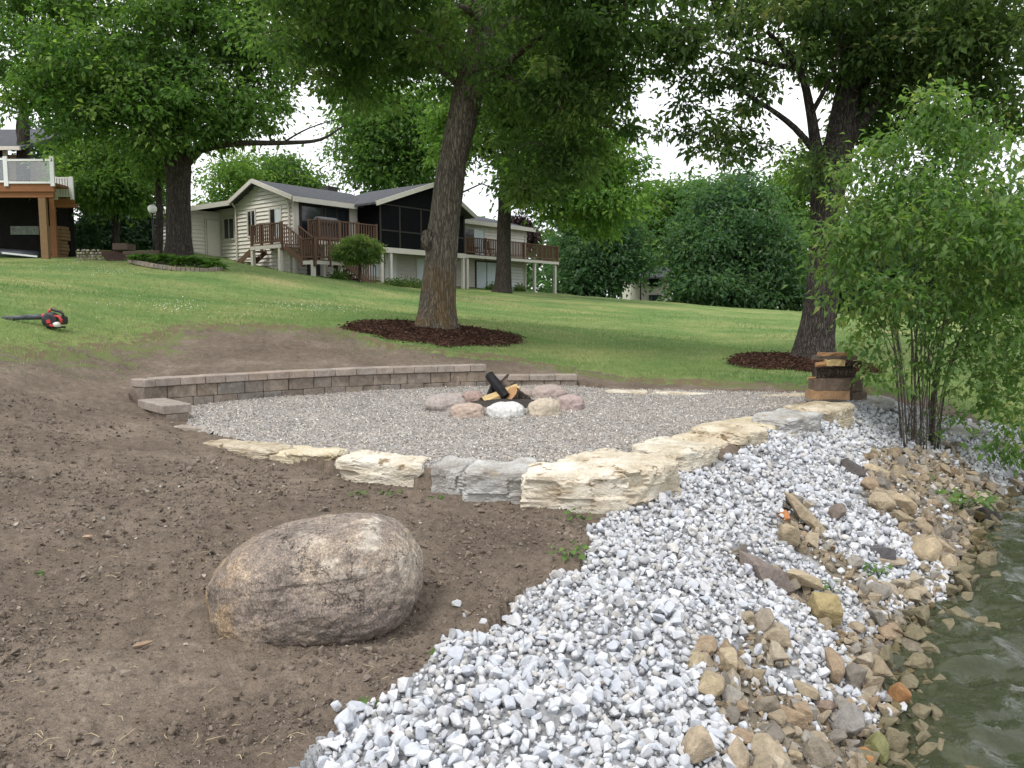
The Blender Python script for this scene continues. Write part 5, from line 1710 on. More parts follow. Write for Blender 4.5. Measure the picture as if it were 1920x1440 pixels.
for s in (-1, 1):
    MB().bar(lb(96, 617, s * .06), lb(118, 617, s * .06), .03, .025).build('foot_rail', M_BLK, LBs)
MB().bar(lb(99, 607, -.14), lb(106, 605, -.14), .012, .05).build('choke_panel', M_RED, LBs)

# ---------------------------------------------------------------- the beige house
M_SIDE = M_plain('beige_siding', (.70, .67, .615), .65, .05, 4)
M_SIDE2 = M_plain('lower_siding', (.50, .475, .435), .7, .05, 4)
M_TRIM = M_plain('pale_trim', (.58, .55, .50), .6, .05, 4)
m, t, b = new_mat('roof_shingle')
p = pos(t)
wv = N(t, 'ShaderNodeTexWave', Scale=2.2, Distortion=.4, bands_direction='Z', wave_profile='SAW')
t.links.new(p, wv.inputs['Vector'])
n_ = noise_n(t, p, 7, 5, .7)
c = ramp(t, n_, [(.3, (.045, .048, .055)), (.55, (.075, .08, .09)), (.75, (.12, .125, .135))])
c = mixc(t, .5, c, ramp(t, wv.outputs['Fac'], [(0, (.25, .25, .25)), (.2, (.5, .5, .5)), (1, (.62, .62, .62))]), 'OVERLAY')
setc(t, b, c, .92, .2)
bump(t, b, wv.outputs['Fac'], .5, .02)
M_ROOF = m
M_DECK = M_wood('stained_deck_wood', (.095, .054, .037), (.165, .10, .068), (6, 6, 6))
M_GLASS = M_plain('dark_glass', (.018, .022, .028), .06, .1, 3, .6)
M_GLASSB = M_plain('pale_blind_glass', (.60, .68, .72), .12, .05, 3, .6)
M_SCREEN = M_plain('porch_screen', (.006, .006, .008), .7, .2, 3, .08)
M_DOORG = M_plain('white_garage_door', (.66, .68, .70), .5, .04, 4)
M_DKTRIM = M_plain('dark_trim', (.035, .03, .028), .6, .1, 4)
M_GRILLC = M_plain('grill_cover', (.09, .095, .10), .5, .15, 6, .4)
H0 = hp(0, 0, 2.9)
H = empty('beige_house', H0, 'beige sided house with a grey gabled roof up the hill behind the trees', 'house')
def T(u, v, w):
    return hp(u, v, w)
def hbox(u0, u1, v0, v1, w0, w1):
    return MB().box(u0, u1, v0, v1, w0, w1, T)
def siding(par, plane, c, a0, a1, w0, w1, mat, step=.19, gable=None, out=-1):
    """boards on a wall: plane 'u' (c = u) or 'v' (c = v); a0..a1 along the other axis"""
    k = int((w1 - w0) / step)
    for i in range(k + 1):
        z0, z1 = w0 + i * step, min(w0 + (i + 1) * step - .004, w1)
        b0, b1 = a0, a1
        if z1 - z0 < .04:
            continue
        if gable:
            r = gable((z0 + z1) / 2)
            if r is None:
                continue
            b0, b1 = max(a0, r[0]), min(a1, r[1])
            if b1 - b0 < .1:
                continue
        o1, o2 = c + out * .075, c + out * .012         # bottom edge proud, top edge tucked in
        if plane == 'u':
            pts = [(o1, b0, z0), (o1, b1, z0), (c, b1, z0), (c, b0, z0), (o2, b0, z1), (o2, b1, z1), (c, b1, z1), (c, b0, z1)]
        else:
            pts = [(b0, o1, z0), (b1, o1, z0), (b1, c, z0), (b0, c, z0), (b0, o2, z1), (b1, o2, z1), (b1, c, z1), (b0, c, z1)]
        m_ = MB()
        m_.hexa([T(*q) for q in pts])
        m_.build('siding_board', mat, par)
def win(par, plane, c, a0, a1, w0, w1, out=-1, mull=1, pale=None, fm=None, name='window'):
    fm = fm or M_TRIM
    f = MB()
    def bx(a, b, z0, z1, p=.10):
        o1, o2 = sorted((c + out * p, c))
        if plane == 'u':
            f.box(o1, o2, a, b, z0, z1, T)
        else:
            f.box(a, b, o1, o2, z0, z1, T)
    bx(a0 - .09, a0, w0 - .09, w1 + .09)
    bx(a1, a1 + .09, w0 - .09, w1 + .09)
    bx(a0, a1, w0 - .09, w0, .115)
    bx(a0, a1, w1, w1 + .09)
    for k in range(1, mull + 1):
        x = a0 + (a1 - a0) * k / (mull + 1)
        bx(x - .03, x + .03, w0, w1, .095)
    fo = f.build(name, fm, par)
    for k in range(mull + 1):
        x0, x1 = a0 + (a1 - a0) * k / (mull + 1), a0 + (a1 - a0) * (k + 1) / (mull + 1)
        g = MB()
        o1, o2 = sorted((c + out * .084, c + out * .01))
        pad = .031 if mull else .002
        if plane == 'u':
            g.box(o1, o2, x0 + pad, x1 - pad, w0 + .002, w1 - .002, T)
        else:
            g.box(x0 + pad, x1 - pad, o1, o2, w0 + .002, w1 - .002, T)
        g.build('pane', M_GLASSB if pale and k in pale else M_GLASS, fo)
    return fo
# walls
EV, PK = 6.42, 7.44
wg = MB()
for vv in ((0, 0), (4.9, 0)):
    pass
wg.add([T(0, 0, 1.6), T(0, 4.9, 1.6), T(0, 4.9, 6.6), T(0, 2.7, PK - .06), T(0, 0, EV), T(5.2, 0, 1.6), T(5.2, 4.9, 1.6), T(5.2, 4.9, 6.6), T(5.2, 2.7, PK - .06), T(5.2, 0, EV)],
       [(0, 4, 3, 2, 1), (5, 6, 7, 8, 9), (0, 5, 9, 4), (1, 2, 7, 6), (0, 1, 6, 5), (4, 9, 8, 3), (3, 8, 7, 2)])
w1 = wg.build('wall', M_SIDE, H)
siding(w1, 'u', 0, 0.05, 4.85, 3.0, PK - .1, M_SIDE, gable=lambda z: (0 if z < EV else (z - EV) / (PK - EV) * 2.7, 4.9 if z < 6.6 else 4.9 - (z - 6.6) / (PK - 6.6) * 2.2))
w2 = hbox(.12, 5.2, 4.9, 9.8, 1.6, 6.45).build('wall', M_SIDE, H)
siding(w2, 'u', 0.12, 4.0 + .95, 6.58, 3.6, 6.45, M_SIDE)
w3 = hbox(-1.55, .11, 6.6, 9.8, 1.6, 6.3).build('wall', M_SIDE, H)
siding(w3, 'v', 6.6, -1.5, .06, 3.8, 6.25, M_SIDE)
siding(w3, 'u', -1.55, 6.62, 9.8, 3.8, 6.25, M_SIDE)
w4 = hbox(5.21, 17.6, 0, 9, 1.6, 6.4).build('wall', M_SIDE, H)
siding(w4, 'v', 0, 10.2, 17.55, 4.6, 6.4, M_SIDE)
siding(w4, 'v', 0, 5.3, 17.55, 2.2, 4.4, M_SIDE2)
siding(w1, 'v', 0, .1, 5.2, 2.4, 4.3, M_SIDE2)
# garage wing floor line, corner boards
for (u, v, z0, z1) in ((-.05, -.05, 2.6, EV), (-.0, 4.87, 3.4, 6.6), (-1.6, 6.55, 3.6, 6.3), (17.6, -.05, 2.0, 6.4)):
    hbox(u - .06, u + .07, v - .06, v + .07, z0, z1).build('corner_board', M_TRIM, H)
for u, v, z0, z1 in ((-.14, .25, 3.0, 6.45), (-.14, 4.75, 3.6, 6.5), (-1.7, 6.75, 4.0, 6.2)):
    mb = MB()
    mb.tube([T(u - .2, v, z1 + .1), T(u, v, z1 - .15), T(u, v, z0)], [.05, .05, .05], 6)
    mb.build('downspout', M_TRIM, H)
# openings on the gable side
win(w1, 'u', 0, 3.15, 3.75, 4.9, 6.1, mull=1, pale=None)
win(w1, 'u', 0, 1.0, 1.85, 4.75, 6.05, mull=1, pale=[0])
win(w2, 'u', .12, 5.25, 6.15, 4.9, 5.9, mull=1)
win(w3, 'v', 6.6, -.75, -.05, 3.95, 5.85, mull=0, fm=M_TRIM, name='door_frame')
hbox(-.73, -.07, 6.47, 6.512, 3.96, 5.84).build('door', M_SIDE, H)
lv = MB()
lv.box(-.08, -.03, 2.85, 3.2, 7.0, 7.3, T)
lv.build('gable_vent', M_TRIM, H)
# roofs
def roof_slab(pts, th, name='roof'):
    top = [T(*p) for p in pts]
    m_ = MB()
    n = len(pts)
    bot = [p - Vector((0, 0, th)) for p in top]
    m_.add(top + bot, [tuple(range(n)), tuple(reversed(range(n, 2 * n)))] + [(i, i + n, (i + 1) % n + n, (i + 1) % n) for i in range(n)])
    return m_.build(name, M_ROOF, H)
R1 = roof_slab([(-.45, -.55, EV + .0), (5.6, -.55, EV + .0), (5.6, 2.7, PK + .1), (-.45, 2.7, PK + .1)], .1)
R2 = roof_slab([(-.45, 2.71, PK + .1), (5.6, 2.71, PK + .1), (5.6, 9.8, 5.9), (-.45, 5.0, 6.62)], .1)
R3 = roof_slab([(-.4, 4.75, 6.68), (-1.95, 6.35, 6.32), (-1.95, 10, 6.38), (6, 10, 7.3), (6, 4.75, 7.3)], .1)
R4 = roof_slab([(5.6, -.55, EV), (18.0, -.55, EV), (16.6, 3.6, 7.5), (5.6, 3.6, 7.6)], .1)
R5 = roof_slab([(5.6, 3.61, 7.6), (16.6, 3.61, 7.5), (18.0, 9.4, 6.4), (5.6, 9.4, 6.4)], .1)
R6 = roof_slab([(18.01, -.55, EV), (18.01, 9.4, 6.4), (16.61, 3.6, 7.5)], .08)
def fascia(a, b, h=.2, th=.05):
    MB().bar(Vector(T(*a)) - Vector((0, 0, h * .5)), Vector(T(*b)) - Vector((0, 0, h * .5)), th, h).build('fascia', M_TRIM, H)
fascia((-.48, -.58, EV + .03), (3.3, -.58, EV + .03), .24)
fascia((-.48, -.5, EV + .06), (-.48, 2.7, PK + .12))
fascia((-.48, 2.74, PK + .12), (-.48, 4.8, 6.72))
fascia((-.43, 4.75, 6.72), (-1.98, 6.35, 6.36), .24)
fascia((-1.99, 6.38, 6.42), (-1.99, 10, 6.42), .24)
fascia((10.3, -.58, EV + .03), (18.0, -.58, EV + .03), .24)
# front door glass on deck level
win(w1, 'v', 0, .35, 1.5, 4.55, 6.2, mull=0, fm=M_DKTRIM)
win(w1, 'v', 0, 1.75, 3.1, 4.9, 6.2, mull=1, fm=M_DKTRIM)
win(w4, 'v', -.0, 11.7, 13.5, 4.5, 6.0, mull=1, pale=[1], fm=M_TRIM)
# lower openings
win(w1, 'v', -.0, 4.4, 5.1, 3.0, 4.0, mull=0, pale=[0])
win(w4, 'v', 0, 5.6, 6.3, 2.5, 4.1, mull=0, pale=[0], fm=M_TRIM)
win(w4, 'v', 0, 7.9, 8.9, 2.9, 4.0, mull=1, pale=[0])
win(w4, 'v', 0, 12.8, 14.7, 2.2, 4.1, mull=1, pale=[0, 1], fm=M_DKTRIM)
gd = MB()
for k in range(4):
    gd.box(15.9, 17.3, -.06, -.0, 2.35 + k * .39, 2.35 + k * .39 + .375, T)
gd.build('garage_door', M_DOORG, H)
hbox(.6, 1.35, -.08, -.0, 2.6, 3.9).build('basement_door', M_DKTRIM, H)
# screened porch (gable front) on the front
PF = -1.7
ps = MB()
ps.add([T(3.75, PF, 4.35), T(10.0, PF, 4.35), T(10.0, PF, 6.4), T(7.5, PF, 7.72), T(3.75, PF, 6.4), T(3.75, -.07, 4.35), T(10.0, -.07, 4.35), T(10.0, -.07, 6.4), T(7.5, -.07, 7.72), T(3.75, -.07, 6.4)],
       [(0, 1, 2, 3, 4), (5, 9, 8, 7, 6), (0, 4, 9, 5), (1, 6, 7, 2), (0, 5, 6, 1), (4, 3, 8, 9), (3, 2, 7, 8)])
ps.build('screened_porch', M_SCREEN, H)
for u in (3.8, 5.1, 6.6, 8.2, 9.95):
    hbox(u - .05, u + .05, PF - .03, PF - .004, 4.36, 6.4).build('porch_mullion', M_DKTRIM, H)
for z in (5.15, 6.42):
    hbox(3.86, 9.89, PF - .025, PF - .006, z, z + .07).build('porch_rail', M_DKTRIM, H)
roof_slab([(3.1, PF - .5, 6.42), (7.5, PF - .5, 7.92), (7.5, 3.6, 7.92), (3.1, 3.6, 6.42)], .1, 'roof')
roof_slab([(7.51, PF - .5, 7.92), (10.4, PF - .5, 6.4), (10.4, 3.6, 6.4), (7.51, 3.6, 7.92)], .1, 'roof')
fascia((3.1, PF - .53, 6.46), (7.5, PF - .53, 7.97), .22)
fascia((7.5, PF - .53, 7.97), (10.4, PF - .53, 6.45), .22)
hbox(3.7, 10.05, PF - .06, PF + .12, 4.08, 4.34).build('porch_beam', M_TRIM, H)
hbox(3.7, 10.05, PF + .13, -.07, 4.25, 4.34).build('porch_floor', M_DKTRIM, H)
for u in (3.9, 4.5, 7.2, 9.9):
    hbox(u - .07, u + .07, PF - .02, PF + .14, 1.8, 4.07).build('porch_post', M_TRIM, H)
hbox(6.2, 6.9, 5.4, 6.0, 6.8, 8.3).build('chimney', M_DKTRIM, H)

# decks
def rail_run(D, a, b, z, h=.92, posts=2, step=.155, nb=None):
    """a, b are (u, v); boards of one straight railing"""
    A_, B_ = Vector(T(*a, z)), Vector(T(*b, z))
    L = (B_ - A_).length
    d = (B_ - A_).normalized()
    up = Vector((0, 0, 1))
    MB().bar(A_ + up * h, B_ + up * h, .10, .05).build('top_rail', M_DECK, D)
    MB().bar(A_ + up * .12, B_ + up * .12, .05, .07).build('bottom_rail', M_DECK, D)
    for i in range(posts):
        q = A_.lerp(B_, i / max(1, posts - 1))
        MB().bar(q - up * .3, q + up * (h + .06), .11, .11, (d.x, d.y, 0)).build('rail_post', M_DECK, D)
    n = int(L / step)
    me = None
    for i in range(1, n):
        q = A_.lerp(B_, i / n)
        if me is None:
            me = MB().bar(q + up * .156, q + up * (h - .026), .05, .05, (d.x, d.y, 0)).mesh('baluster', M_DECK, q)
        link('baluster', me, D, q - ROOT[D.name])
def deck(u0, u1, v0, v1, z, label, rails, posts, name='deck', beamh=.17):
    D = empty(name, T((u0 + u1) / 2, (v0 + v1) / 2, z), label, 'deck', 'wooden decks of the beige house')
    n = max(2, int(abs(v1 - v0) / .3))
    for i in range(n):
        y0 = v0 + (v1 - v0) * i / n
        hbox(u0, u1, y0 + .004, y0 + (v1 - v0) / n - .004, z - .04, z).build('deck_board', M_DECK, D)
    hbox(u0, u1, v0 + .02, v0 + .12, z - .04 - beamh, z - .045).build('rim_beam', M_TRIM, D)
    hbox(u0 + .0, u0 + .1, v0 + .125, v1, z - .04 - beamh, z - .045).build('rim_beam', M_TRIM, D)
    for a, b, p in rails:
        rail_run(D, a, b, z, posts=p)
    for (u, v, zb) in posts:
        q = T(u, v, 0)
        hbox(u - .08, u + .08, v - .0 + .13, v + .29, gz(q.x, q.y) - .3, z - .045).build('deck_post', M_TRIM, D)
    return D
deck(.1, 3.65, -1.7, -.08, 4.45, 'upper wooden deck with a dark brown rail outside the house glass doors', [((.15, -1.62), (3.6, -1.62), 4), ((.15, -1.6), (.15, -.9), 2)], [(.6, -1.7, 2), (2.6, -1.7, 2)])
deck(10.07, 19.1, -1.7, -.08, 4.36, 'long raised wooden deck on white posts at the right end of the house', [((10.1, -1.62), (19.0, -1.62), 6), ((19.0, -1.6), (19.0, -.2), 2)], [(10.4, -1.7, 2), (13.6, -1.7, 2), (16.7, -1.7, 2), (18.9, -1.7, 2)])
deck(-1.2, -.08, -.6, 1.9, 4.26, 'small wooden landing with rail along the gable wall', [((-1.12, -.55), (-1.12, 1.85), 4)], [(-1.1, -.6, 2), (-1.1, 1.6, 2)])
deck(-.95, .75, -2.75, -1.75, 3.46, 'lower wooden stair landing with rail behind the round bush', [((-.9, -2.68), (.7, -2.68), 3), ((-.9, -2.66), (-.9, -1.8), 2)], [(-.9, -2.75, 2), (.6, -2.75, 2)])
def stair(a, b, z0, z1, wdt, label, rails=True, perp=(1, 0)):
    A_, B_ = T(*a, z0), T(*b, z1)
    D = empty('wooden_stair', A_, label, 'stair', 'wooden stairs of the beige house')
    pv_ = HU * perp[0] + HV * perp[1]
    n = max(3, int(abs(z1 - z0) / .19))
    for i in range(n):
        q = A_.lerp(B_, (i + .5) / n)
        d = (B_ - A_)
        d.z = 0
        d = d / n
        MB().hexa([q - pv_ * wdt / 2 - d * .45 + Vector((0, 0, -.04)), q + pv_ * wdt / 2 - d * .45 + Vector((0, 0, -.04)), q + pv_ * wdt / 2 + d * .45 + Vector((0, 0, -.04)), q - pv_ * wdt / 2 + d * .45 + Vector((0, 0, -.04)),
                   q - pv_ * wdt / 2 - d * .45, q + pv_ * wdt / 2 - d * .45, q + pv_ * wdt / 2 + d * .45, q - pv_ * wdt / 2 + d * .45]).build('tread', M_DECK, D)
    for s in (-1, 1):
        MB().bar(A_ + pv_ * s * (wdt / 2 + .03) - Vector((0, 0, .1)), B_ + pv_ * s * (wdt / 2 + .03) - Vector((0, 0, .1)), .045, .24).build('stringer', M_DECK, D)
        if rails:
            MB().bar(A_ + pv_ * s * (wdt / 2 + .03) + Vector((0, 0, .9)), B_ + pv_ * s * (wdt / 2 + .03) + Vector((0, 0, .9)), .08, .05).build('hand_rail', M_DECK, D)
            k = max(3, int((B_ - A_).length / .16))
            for i in range(k + 1):
                q = A_.lerp(B_, i / k) + pv_ * s * (wdt / 2 + .03)
                MB().bar(q + Vector((0, 0, .03)), q + Vector((0, 0, .87)), .045, .045).build('baluster', M_DECK, D)
    return D
stair((-.62, -.62), (-.45, -1.72), 4.2, 3.5, .8, 'short wooden stair between the gable landing and the lower landing', True, (1, .1))
stair((.8, -2.25), (2.6, -2.25), 3.4, 2.4, .8, 'wooden stair going down behind the round bush', True, (0, 1))
stair((-.65, 2.0), (-.8, 3.2), 4.15, 3.45, .8, 'dark wooden steps at the left end of the gable landing', False, (1, .1))
# covered grill on the deck
gq = T(.9, -1.1, 4.45)
G = empty('covered_grill', gq, 'grey covered barbecue grill on the upper deck beside the rail', 'grill')
MB().box(.45, 1.45, -1.35, -.85, 4.46, 5.2, T).build('cover_skirt', M_GRILLC, G, False, .04)
dm = MB()
pr = [(-.34, 5.2), (-.34, 5.33), (-.22, 5.52), (0, 5.58), (.22, 5.5), (.32, 5.33), (.32, 5.2)]
for u in (.42, 1.48):
    dm.v += [tuple(T(u, -1.1 + a, z)) for a, z in pr]
dm.f += [(i, i + 1, i + 8, i + 7) for i in range(6)] + [(6, 5, 4, 3, 2, 1, 0), (7, 8, 9, 10, 11, 12, 13), (0, 7, 13, 6)]
dm.build('cover_hood', M_GRILLC, G, True)
# patio chairs on the right deck
for i, (u, lb_) in enumerate([(11.6, 'dark chair on the right deck in front of the pale door'), (13.0, 'dark chair on the right deck close to the dark trunk')]):
    C_ = empty('deck_chair', T(u, -1.0, 4.37), lb_, 'chair', 'chairs on the right deck')
    hbox(u - .25, u + .25, -1.25, -.75, 4.76, 4.82).build('seat', M_BLK, C_)
    hbox(u - .25, u + .25, -.74, -.68, 4.83, 5.3).build('backrest', M_BLK, C_)
    for a in (-.22, .22):
        for b_ in (-1.22, -.78):
            hbox(u + a - .02, u + a + .02, b_ - .02, b_ + .02, 4.37, 4.755).build('leg', M_BLK, C_)

# ---------------------------------------------------------------- neighbouring deck and house on the left
M_CEDAR = M_wood('cedar_board', (.19, .078, .036), (.29, .13, .06), (6, 6, 6))
M_POSTW = M_wood('post_wood', (.14, .085, .042), (.24, .155, .08), (6, 6, 6))
M_WRAIL = M_plain('white_rail', (.72, .73, .74), .4, .03, 4, .4)
m, t, b = new_mat('rail_glass')
b.inputs['Base Color'].default_value = (.9, .95, .95, 1)
b.inputs['Roughness'].default_value = .02
trp = N(t, 'ShaderNodeBsdfTransparent')
trp.inputs['Color'].default_value = (.90, .94, .94, 1)
gl = N(t, 'ShaderNodeBsdfGlossy', Roughness=.02)
mx = N(t, 'ShaderNodeMixShader', Fac=.12)
t.links.new(trp.outputs['BSDF'], mx.inputs[1])
t.links.new(gl.outputs['BSDF'], mx.inputs[2])
t.links.new(mx.outputs['Shader'], t.nodes['Material Output'].inputs['Surface'])
M_RGLASS = m
ND = 31.0
def np_(px, py, d=ND):
    return atd(px, py, d)
def rbox(px0, px1, py0, py1, d0, d1):
    a, b_ = atd(px0, py1, d0), atd(px1, py0, d0)
    return MB().box(a.x, b_.x, d0, d1, a.z, b_.z)
nb = np_(40, 490)
D2 = empty('raised_deck', nb, 'raised cedar deck with white glass railing at the left edge', 'deck')
rbox(-160, 101, 343, 359, ND - .1, ND).build('fascia_board', M_CEDAR, D2)
rbox(-160, 100, 359.5, 370, ND - .02, ND + .1).build('beam', M_CEDAR, D2)
rbox(-160, 101, 342, 347, ND + .101, ND + 1.1).build('deck_floor', M_CEDAR, D2)
rbox(-260, 66, 342, 347, ND + 1.11, ND + 2.75).build('deck_floor', M_CEDAR, D2)
rbox(78, 84.5, 370.5, 492, ND - .04, ND + .10).build('support_post', M_POSTW, D2)
rbox(98, 101.5, 372, 492, ND + 1.6, ND + 1.68).build('support_post', M_CEDAR, D2)
rbox(101.5, 137, 372, 380, ND + 1.2, ND + 1.3).build('fascia_board', M_CEDAR, D2)
rbox(101.5, 137, 380.5, 388, ND + 1.25, ND + 1.6).build('beam', M_CEDAR, D2)
for px in (10, 97):
    rbox(px - 2.2, px + 2.2, 293, 349, ND - .16, ND - .105).build('rail_post', M_WRAIL, D2)
for y0, y1 in ((296, 300), (338, 342)):
    rbox(-160, 7.5, y0, y1, ND - .15, ND - .11).build('rail', M_WRAIL, D2)
    rbox(12.5, 94.5, y0 + 2, y1 + 2, ND - .15, ND - .11).build('rail', M_WRAIL, D2)
rbox(12.5, 94.5, 303, 339, ND - .135, ND - .125).build('glass_panel', M_RGLASS, D2)
rbox(-160, 7.5, 301, 337, ND - .135, ND - .125).build('glass_panel', M_RGLASS, D2)
for px in (103, 134):
    rbox(px - 2, px + 2, 331, 374, ND + 1.1, ND + 1.16).build('rail_post', M_WRAIL, D2)
rbox(105.5, 131.5, 332, 335, ND + 1.11, ND + 1.15).build('rail', M_WRAIL, D2)
rbox(105.5, 131.5, 366, 369, ND + 1.11, ND + 1.15).build('rail', M_WRAIL, D2)
for k in range(5):
    rbox(108.5 + k * 5, 110.3 + k * 5, 335.3, 365.7, ND + 1.115, ND + 1.145).build('baluster', M_WRAIL, D2)
# house behind it
M_BRICK = M_rock('tan_brick', [(.3, (.20, .14, .10)), (.6, (.27, .20, .15)), (.8, (.33, .26, .2))], 12, 40, 0, .4, .01)
M_BLACKW = M_plain('basement_painted_shade', (.010, .009, .009), .8, .3, 3, .1)  # near-black base colour carries the deep shade under the deck
M_GREENW = M_plain('painted_reflection_glass', (.07, .10, .055), .2, .4, 6, .4)  # green garden reflection painted into the pane's base colour
N2 = empty('neighbour_house', np_(-60, 485, ND + 4.5), 'neighbouring house with brick wall and dark roof behind the raised deck', 'house')
rbox(-400, 38, 290, 345, ND + 5, ND + 12).build('wall', M_BRICK, N2)
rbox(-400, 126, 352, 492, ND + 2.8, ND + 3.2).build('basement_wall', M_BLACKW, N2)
rf = MB()
a, b_ = np_(-400, 276, ND + 4.2), np_(36, 276, ND + 4.2)
rf.add([a, b_, b_ + Vector((.0, 5, 1.9)), a + Vector((0, 5, 1.9)), a - Vector((0, 0, .15)), b_ - Vector((0, 0, .15)), b_ + Vector((0, 5, 1.75)), a + Vector((0, 5, 1.75))], [(0, 1, 2, 3), (7, 6, 5, 4), (0, 4, 5, 1), (1, 5, 6, 2), (2, 6, 7, 3), (3, 7, 4, 0)])
rf.build('roof', M_ROOF, N2)
rbox(-400, 36, 274, 281, ND + 4.1, ND + 4.19).build('gutter', M_TRIM, N2)
rbox(-10, 8, 282, 345, ND + 4.9, ND + 4.99).build('window', M_GLASS, N2)
rbox(8.5, 12, 282, 345, ND + 4.88, ND + 4.99).build('window_trim', M_WRAIL, N2)
rbox(20, 72, 424, 440, ND + 2.7, ND + 2.79).build('basement_window', M_GREENW, N2)
# dead trunk by the roof
q = np_(43, 300, ND + 3)
TT5 = empty('bare_trunk', np_(43, 345, ND + 3), 'bare grey tree trunk rising behind the white railing', 'tree')
trunk_part(TT5, [np_(44, 470, ND + 5), np_(44, 300, ND + 5), np_(45, 230, ND + 5), np_(42, 190, ND + 5)], [.3, .27, .22, .14], BARK_D, 'trunk', 10)
trunk_part(TT5, [np_(45, 290, ND + 5), np_(34, 245, ND + 5), np_(36, 215, ND + 5)], [.12, .1, .05], BARK_D, 'limb', 8)
# things under the deck
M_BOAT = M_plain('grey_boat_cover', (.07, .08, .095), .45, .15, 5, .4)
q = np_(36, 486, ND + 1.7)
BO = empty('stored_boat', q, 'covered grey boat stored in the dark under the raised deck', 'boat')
hl = MB()
for k, px in enumerate([2, 12, 30, 50, 66, 72]):
    wd = [.15, .45, .6, .6, .45, .1][k]
    zc = np_(px, 476 + (k - 2) * 1.2, ND + 1.7)
    hl.v += [tuple(zc + Vector((0, y, z))) for y, z in ((-wd, .05), (-wd * .7, -.15), (wd * .7, -.15), (wd, .05), (0, .18))]
for k in range(5):
    for j in range(5):
        j2 = (j + 1) % 5
        hl.f.append((k * 5 + j, k * 5 + j2, k * 5 + 5 + j2, k * 5 + 5 + j))
hl.f += [(4, 3, 2, 1, 0), (25, 26, 27, 28, 29)]
hl.build('hull', M_BOAT, BO, True)
MB().bar(np_(4, 474, ND + 1.05), np_(70, 481, ND + 1.05), .05, .07).build('rub_rail', M_WRAIL, BO)
for px in (20, 55):
    rbox(px - 4, px + 4, 483, 490, ND + 1.4, ND + 2.1).build('cradle', M_BLK, BO)
# stacked lumber
for k in range(9):
    o = rbox(88 + random.uniform(-2, 2), 116 + random.uniform(-3, 3), 424 + k * 6.6, 429.8 + k * 6.6, ND + 1.9 + random.uniform(0, .1), ND + 2.5).build('stacked_plank', M_POSTW, None, False, 0, np_(100, 424 + k * 6.6, ND + 2))
    tag(o, ['topmost', 'second highest', 'third highest', 'fourth highest', 'middle', 'fourth lowest', 'third lowest', 'second lowest', 'lowest'][k] + ' plank in the pile stacked under the end of the raised deck', 'plank', 'planks piled under the raised deck')
# rubble terrace wall and timbers
TW2 = empty('terrace_wall', np_(172, 492, 29), 'low rubble stone terrace wall between the raised deck and the planting bed', 'stone wall')
for r in range(5):
    for k in range(11 - r):
        px, py = 144 + k * 5.8 + r * 1 + random.uniform(-1, 1), 491 - r * 5.4
        q = np_(px, py, 29.2 + r * .12)
        V, Fc = hull(500 + r * 20 + k, 12, (1, .8, .75), .1)
        c = random.choice([(.22, .19, .16), (.28, .25, .21), (.18, .155, .13), (.32, .28, .23)])
        o = link('stone', mesh_np('stone', V * .075, Fc, MAT_RUB, False, np.tile(np.array(c), (len(V), 1))), TW2, q - ROOT[TW2.name])
        o.rotation_euler = (random.uniform(-.3, .3), random.uniform(-.3, .3), random.uniform(0, 6))
M_TIMB = M_wood('landscape_timber', (.07, .05, .04), (.15, .11, .085), (6, 6, 6))
for k in range(4):
    a, b_ = np_(232 + k * 4, 474 + k * 6, 28.6), np_(300, 472 + k * 5.2, 28.6)
    o = MB().bar(a, b_, .12, .10).build('landscape_timber', M_TIMB, None, False, 0, a)
    tag(o, ['topmost', 'second', 'third', 'lowest'][k] + ' weathered timber edging the planting bed by the maple', 'timber', 'timbers edging the planting bed')
mm = MB()
a = np_(200, 470, 31)
mm.add([np_(186, 470, 31), np_(250, 471, 31), np_(290, 476, 30), np_(262, 496, 28.2), np_(206, 496, 28.2), np_(192, 480, 29)], [(0, 5, 4, 3, 2, 1)])
mm2 = mm.build('mulch_slope', M_plain('dark_mulch', (.045, .026, .020), .95, .3, 9, .1), None)
tag(mm2, kind='structure')
# planter box
PB = empty('planter_box', np_(224, 468, 30.5), 'small wooden planter box with a green hedge top on the terrace', 'planter')
rbox(211, 238, 456, 468, 30.5, 31.2).build('box', M_TIMB, PB)
# hostas round the maple
hV, hF, hC, hk = [], [], [], 0
for i in range(18):
    px = 258 + i * 8.5 + random.uniform(-3, 3)
    q = np_(px, 487, 27.3 + random.uniform(-.4, .3))
    q.z = gz(q.x, q.y) + .02
    n = 55
    a_ = rng.uniform(0, 6.28, n)
    D_ = np.stack([np.cos(a_), np.sin(a_), rng.uniform(.2, 1.3, n)], -1)
    V, Fc, k = leaf_arrays(np.array([[q.x, q.y, q.z + .03]]) + D_ * .08, D_, unit(rng.normal(size=(n, 3)) * .3 + np.array([0, 0, 1.])), rng.uniform(.16, .36, n) * random.uniform(.7, 1.2), .4, .2, .5)
    c = np.zeros((n, 3))
    c[:, 0] = np.clip(.3 + rng.normal(0, .2, n), 0, 1)
    hV.append(V)
    hF.append(Fc + hk)
    hC.append(np.repeat(c, k, 0))
    hk += len(V)
stuff('bed_plants', np.concatenate(hV), np.concatenate(hF), LEAF_M, None, np.concatenate(hC))
# block edging of the bed
BE = empty('bed_edging', np_(330, 496, 26.2), 'low curved grey block edging of the planting bed below the maple', 'edging')
pr = [np_(px, 493, 28.0 - 2.2 * math.sqrt(max(0, 1 - ((px - 332) / 90) ** 2))) for px in range(244, 421, 8)]
for i in range(len(pr) - 1):
    a, b_ = pr[i], pr[i + 1]
    a.z, b_.z = gz(a.x, a.y) + .05, gz(b_.x, b_.y) + .05
    MB().bar(a, a.lerp(b_, .94), .16, .13).build('edging_block', MAT_BLOCK, BE)
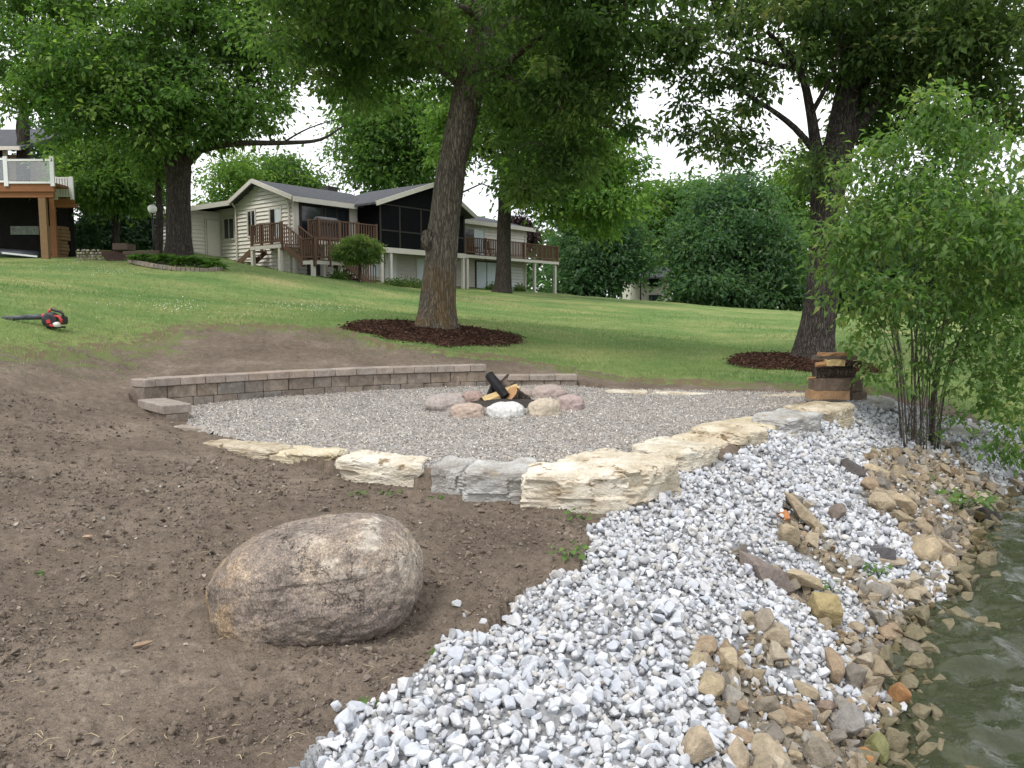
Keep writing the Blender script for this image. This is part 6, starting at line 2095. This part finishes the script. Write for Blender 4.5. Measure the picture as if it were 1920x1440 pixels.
# garden lamp
lq = np_(289, 472, 29.6)
lq.z = gz(lq.x, lq.y)
LP = empty('garden_lamp', lq, 'white globe lamp on a dark post left of the maple trunk', 'lamp')
gc = np_(289, 393, 29.6)
MB().tube([lq, Vector((lq.x, lq.y, gc.z - .15))], [.04, .035], 10).build('post', M_BLK, LP, True)
MB().lathe([(.07, -.17), (.08, -.14), (.06, -.13)], 12, (lq.x, lq.y, gc.z)).build('collar', M_BLK, LP, True)
MB().lathe([(.165 * math.sin(math.pi * i / 12) + .001, -.165 * math.cos(math.pi * i / 12)) for i in range(13)], 20, (lq.x, lq.y, gc.z + .02)).build('globe', M_plain('opal_globe', (.85, .85, .85), .3, .02, 3, .4), LP, True)
# far wing seen left of the maple trunk
FG = empty('far_garage', np_(285, 480, 48), 'pale building end glimpsed between the lamp post and the maple trunk', 'building')
rbox(284, 350, 428, 490, 48, 52).build('wall', M_SIDE, FG)
rbox(274, 352, 420, 428, 47.4, 52.5).build('roof', M_TRIM, FG)
# small house at the end of the lawn
SH_ = empty('far_house', np_(1205, 570, 70), 'small beige house with a dark roof half hidden by the rounded dark tree', 'house')
rbox(1182, 1204, 520, 575, 70.5, 76).build('wall', M_SIDE, SH_)
rbox(1203.5, 1260, 520, 575, 70, 76).build('wall', M_SIDE2, SH_)
rbox(1200, 1203, 518, 572, 69.8, 69.98).build('corner_board', M_DKTRIM, SH_)
rbox(1217, 1240, 519, 537, 69.8, 69.98).build('window', M_GLASS, SH_)
rbox(1217, 1240, 553, 570, 69.8, 69.98).build('basement_window', M_GLASS, SH_)
rf = MB()
a, b_, c_, d_ = np_(1178, 520, 69), np_(1270, 518, 69), np_(1250, 500, 73), np_(1200, 500, 73)
rf.add([a, b_, c_, d_, a - Vector((0, 0, .15)), b_ - Vector((0, 0, .15)), c_ - Vector((0, 0, .15)), d_ - Vector((0, 0, .15))], [(0, 1, 2, 3), (7, 6, 5, 4), (0, 4, 5, 1), (1, 5, 6, 2), (2, 6, 7, 3), (3, 7, 4, 0)])
rf.build('roof', M_ROOF, SH_)
# shrubs along the foundation
for i, (px, py, d, w) in enumerate([(745, 524, 38.5, 26), (775, 527, 39.5, 26), (635, 520, 35.4, 14), (925, 546, 45, 14), (975, 549, 47, 12)]):
    lb_ = ['low green plants under the left basement window of the porch', 'low leafy plants against the wall just left of the grey trunk', 'small dark shrub under the stair landing', 'small green plants left of the dark slim trunk', 'small green plants by the white garage door'][i]
    q = atd(px, py, d)
    q.z = gz(q.x, q.y)
    n = 500
    off = rng.normal(size=(n, 3)) * np.array([w * d / F * .5, .3, .16])
    off[:, 2] = np.abs(off[:, 2])
    V, Fc, k = leaf_arrays(off, rng.normal(size=(n, 3)), unit(rng.normal(size=(n, 3)) * .5 + np.array([0, 0, 1.])), rng.uniform(.08, .2, n), .5)
    c = np.zeros((n, 3))
    c[:, 0] = np.clip(.45 + rng.normal(0, .2, n), 0, 1)
    T = empty('foundation_plant', q, lb_, 'plant', 'plants along the house wall')
    o = link('foliage', mesh_np('foliage', V, Fc, LEAF_C, False, np.repeat(c, k, 0)), T)
    o['kind'] = 'stuff'
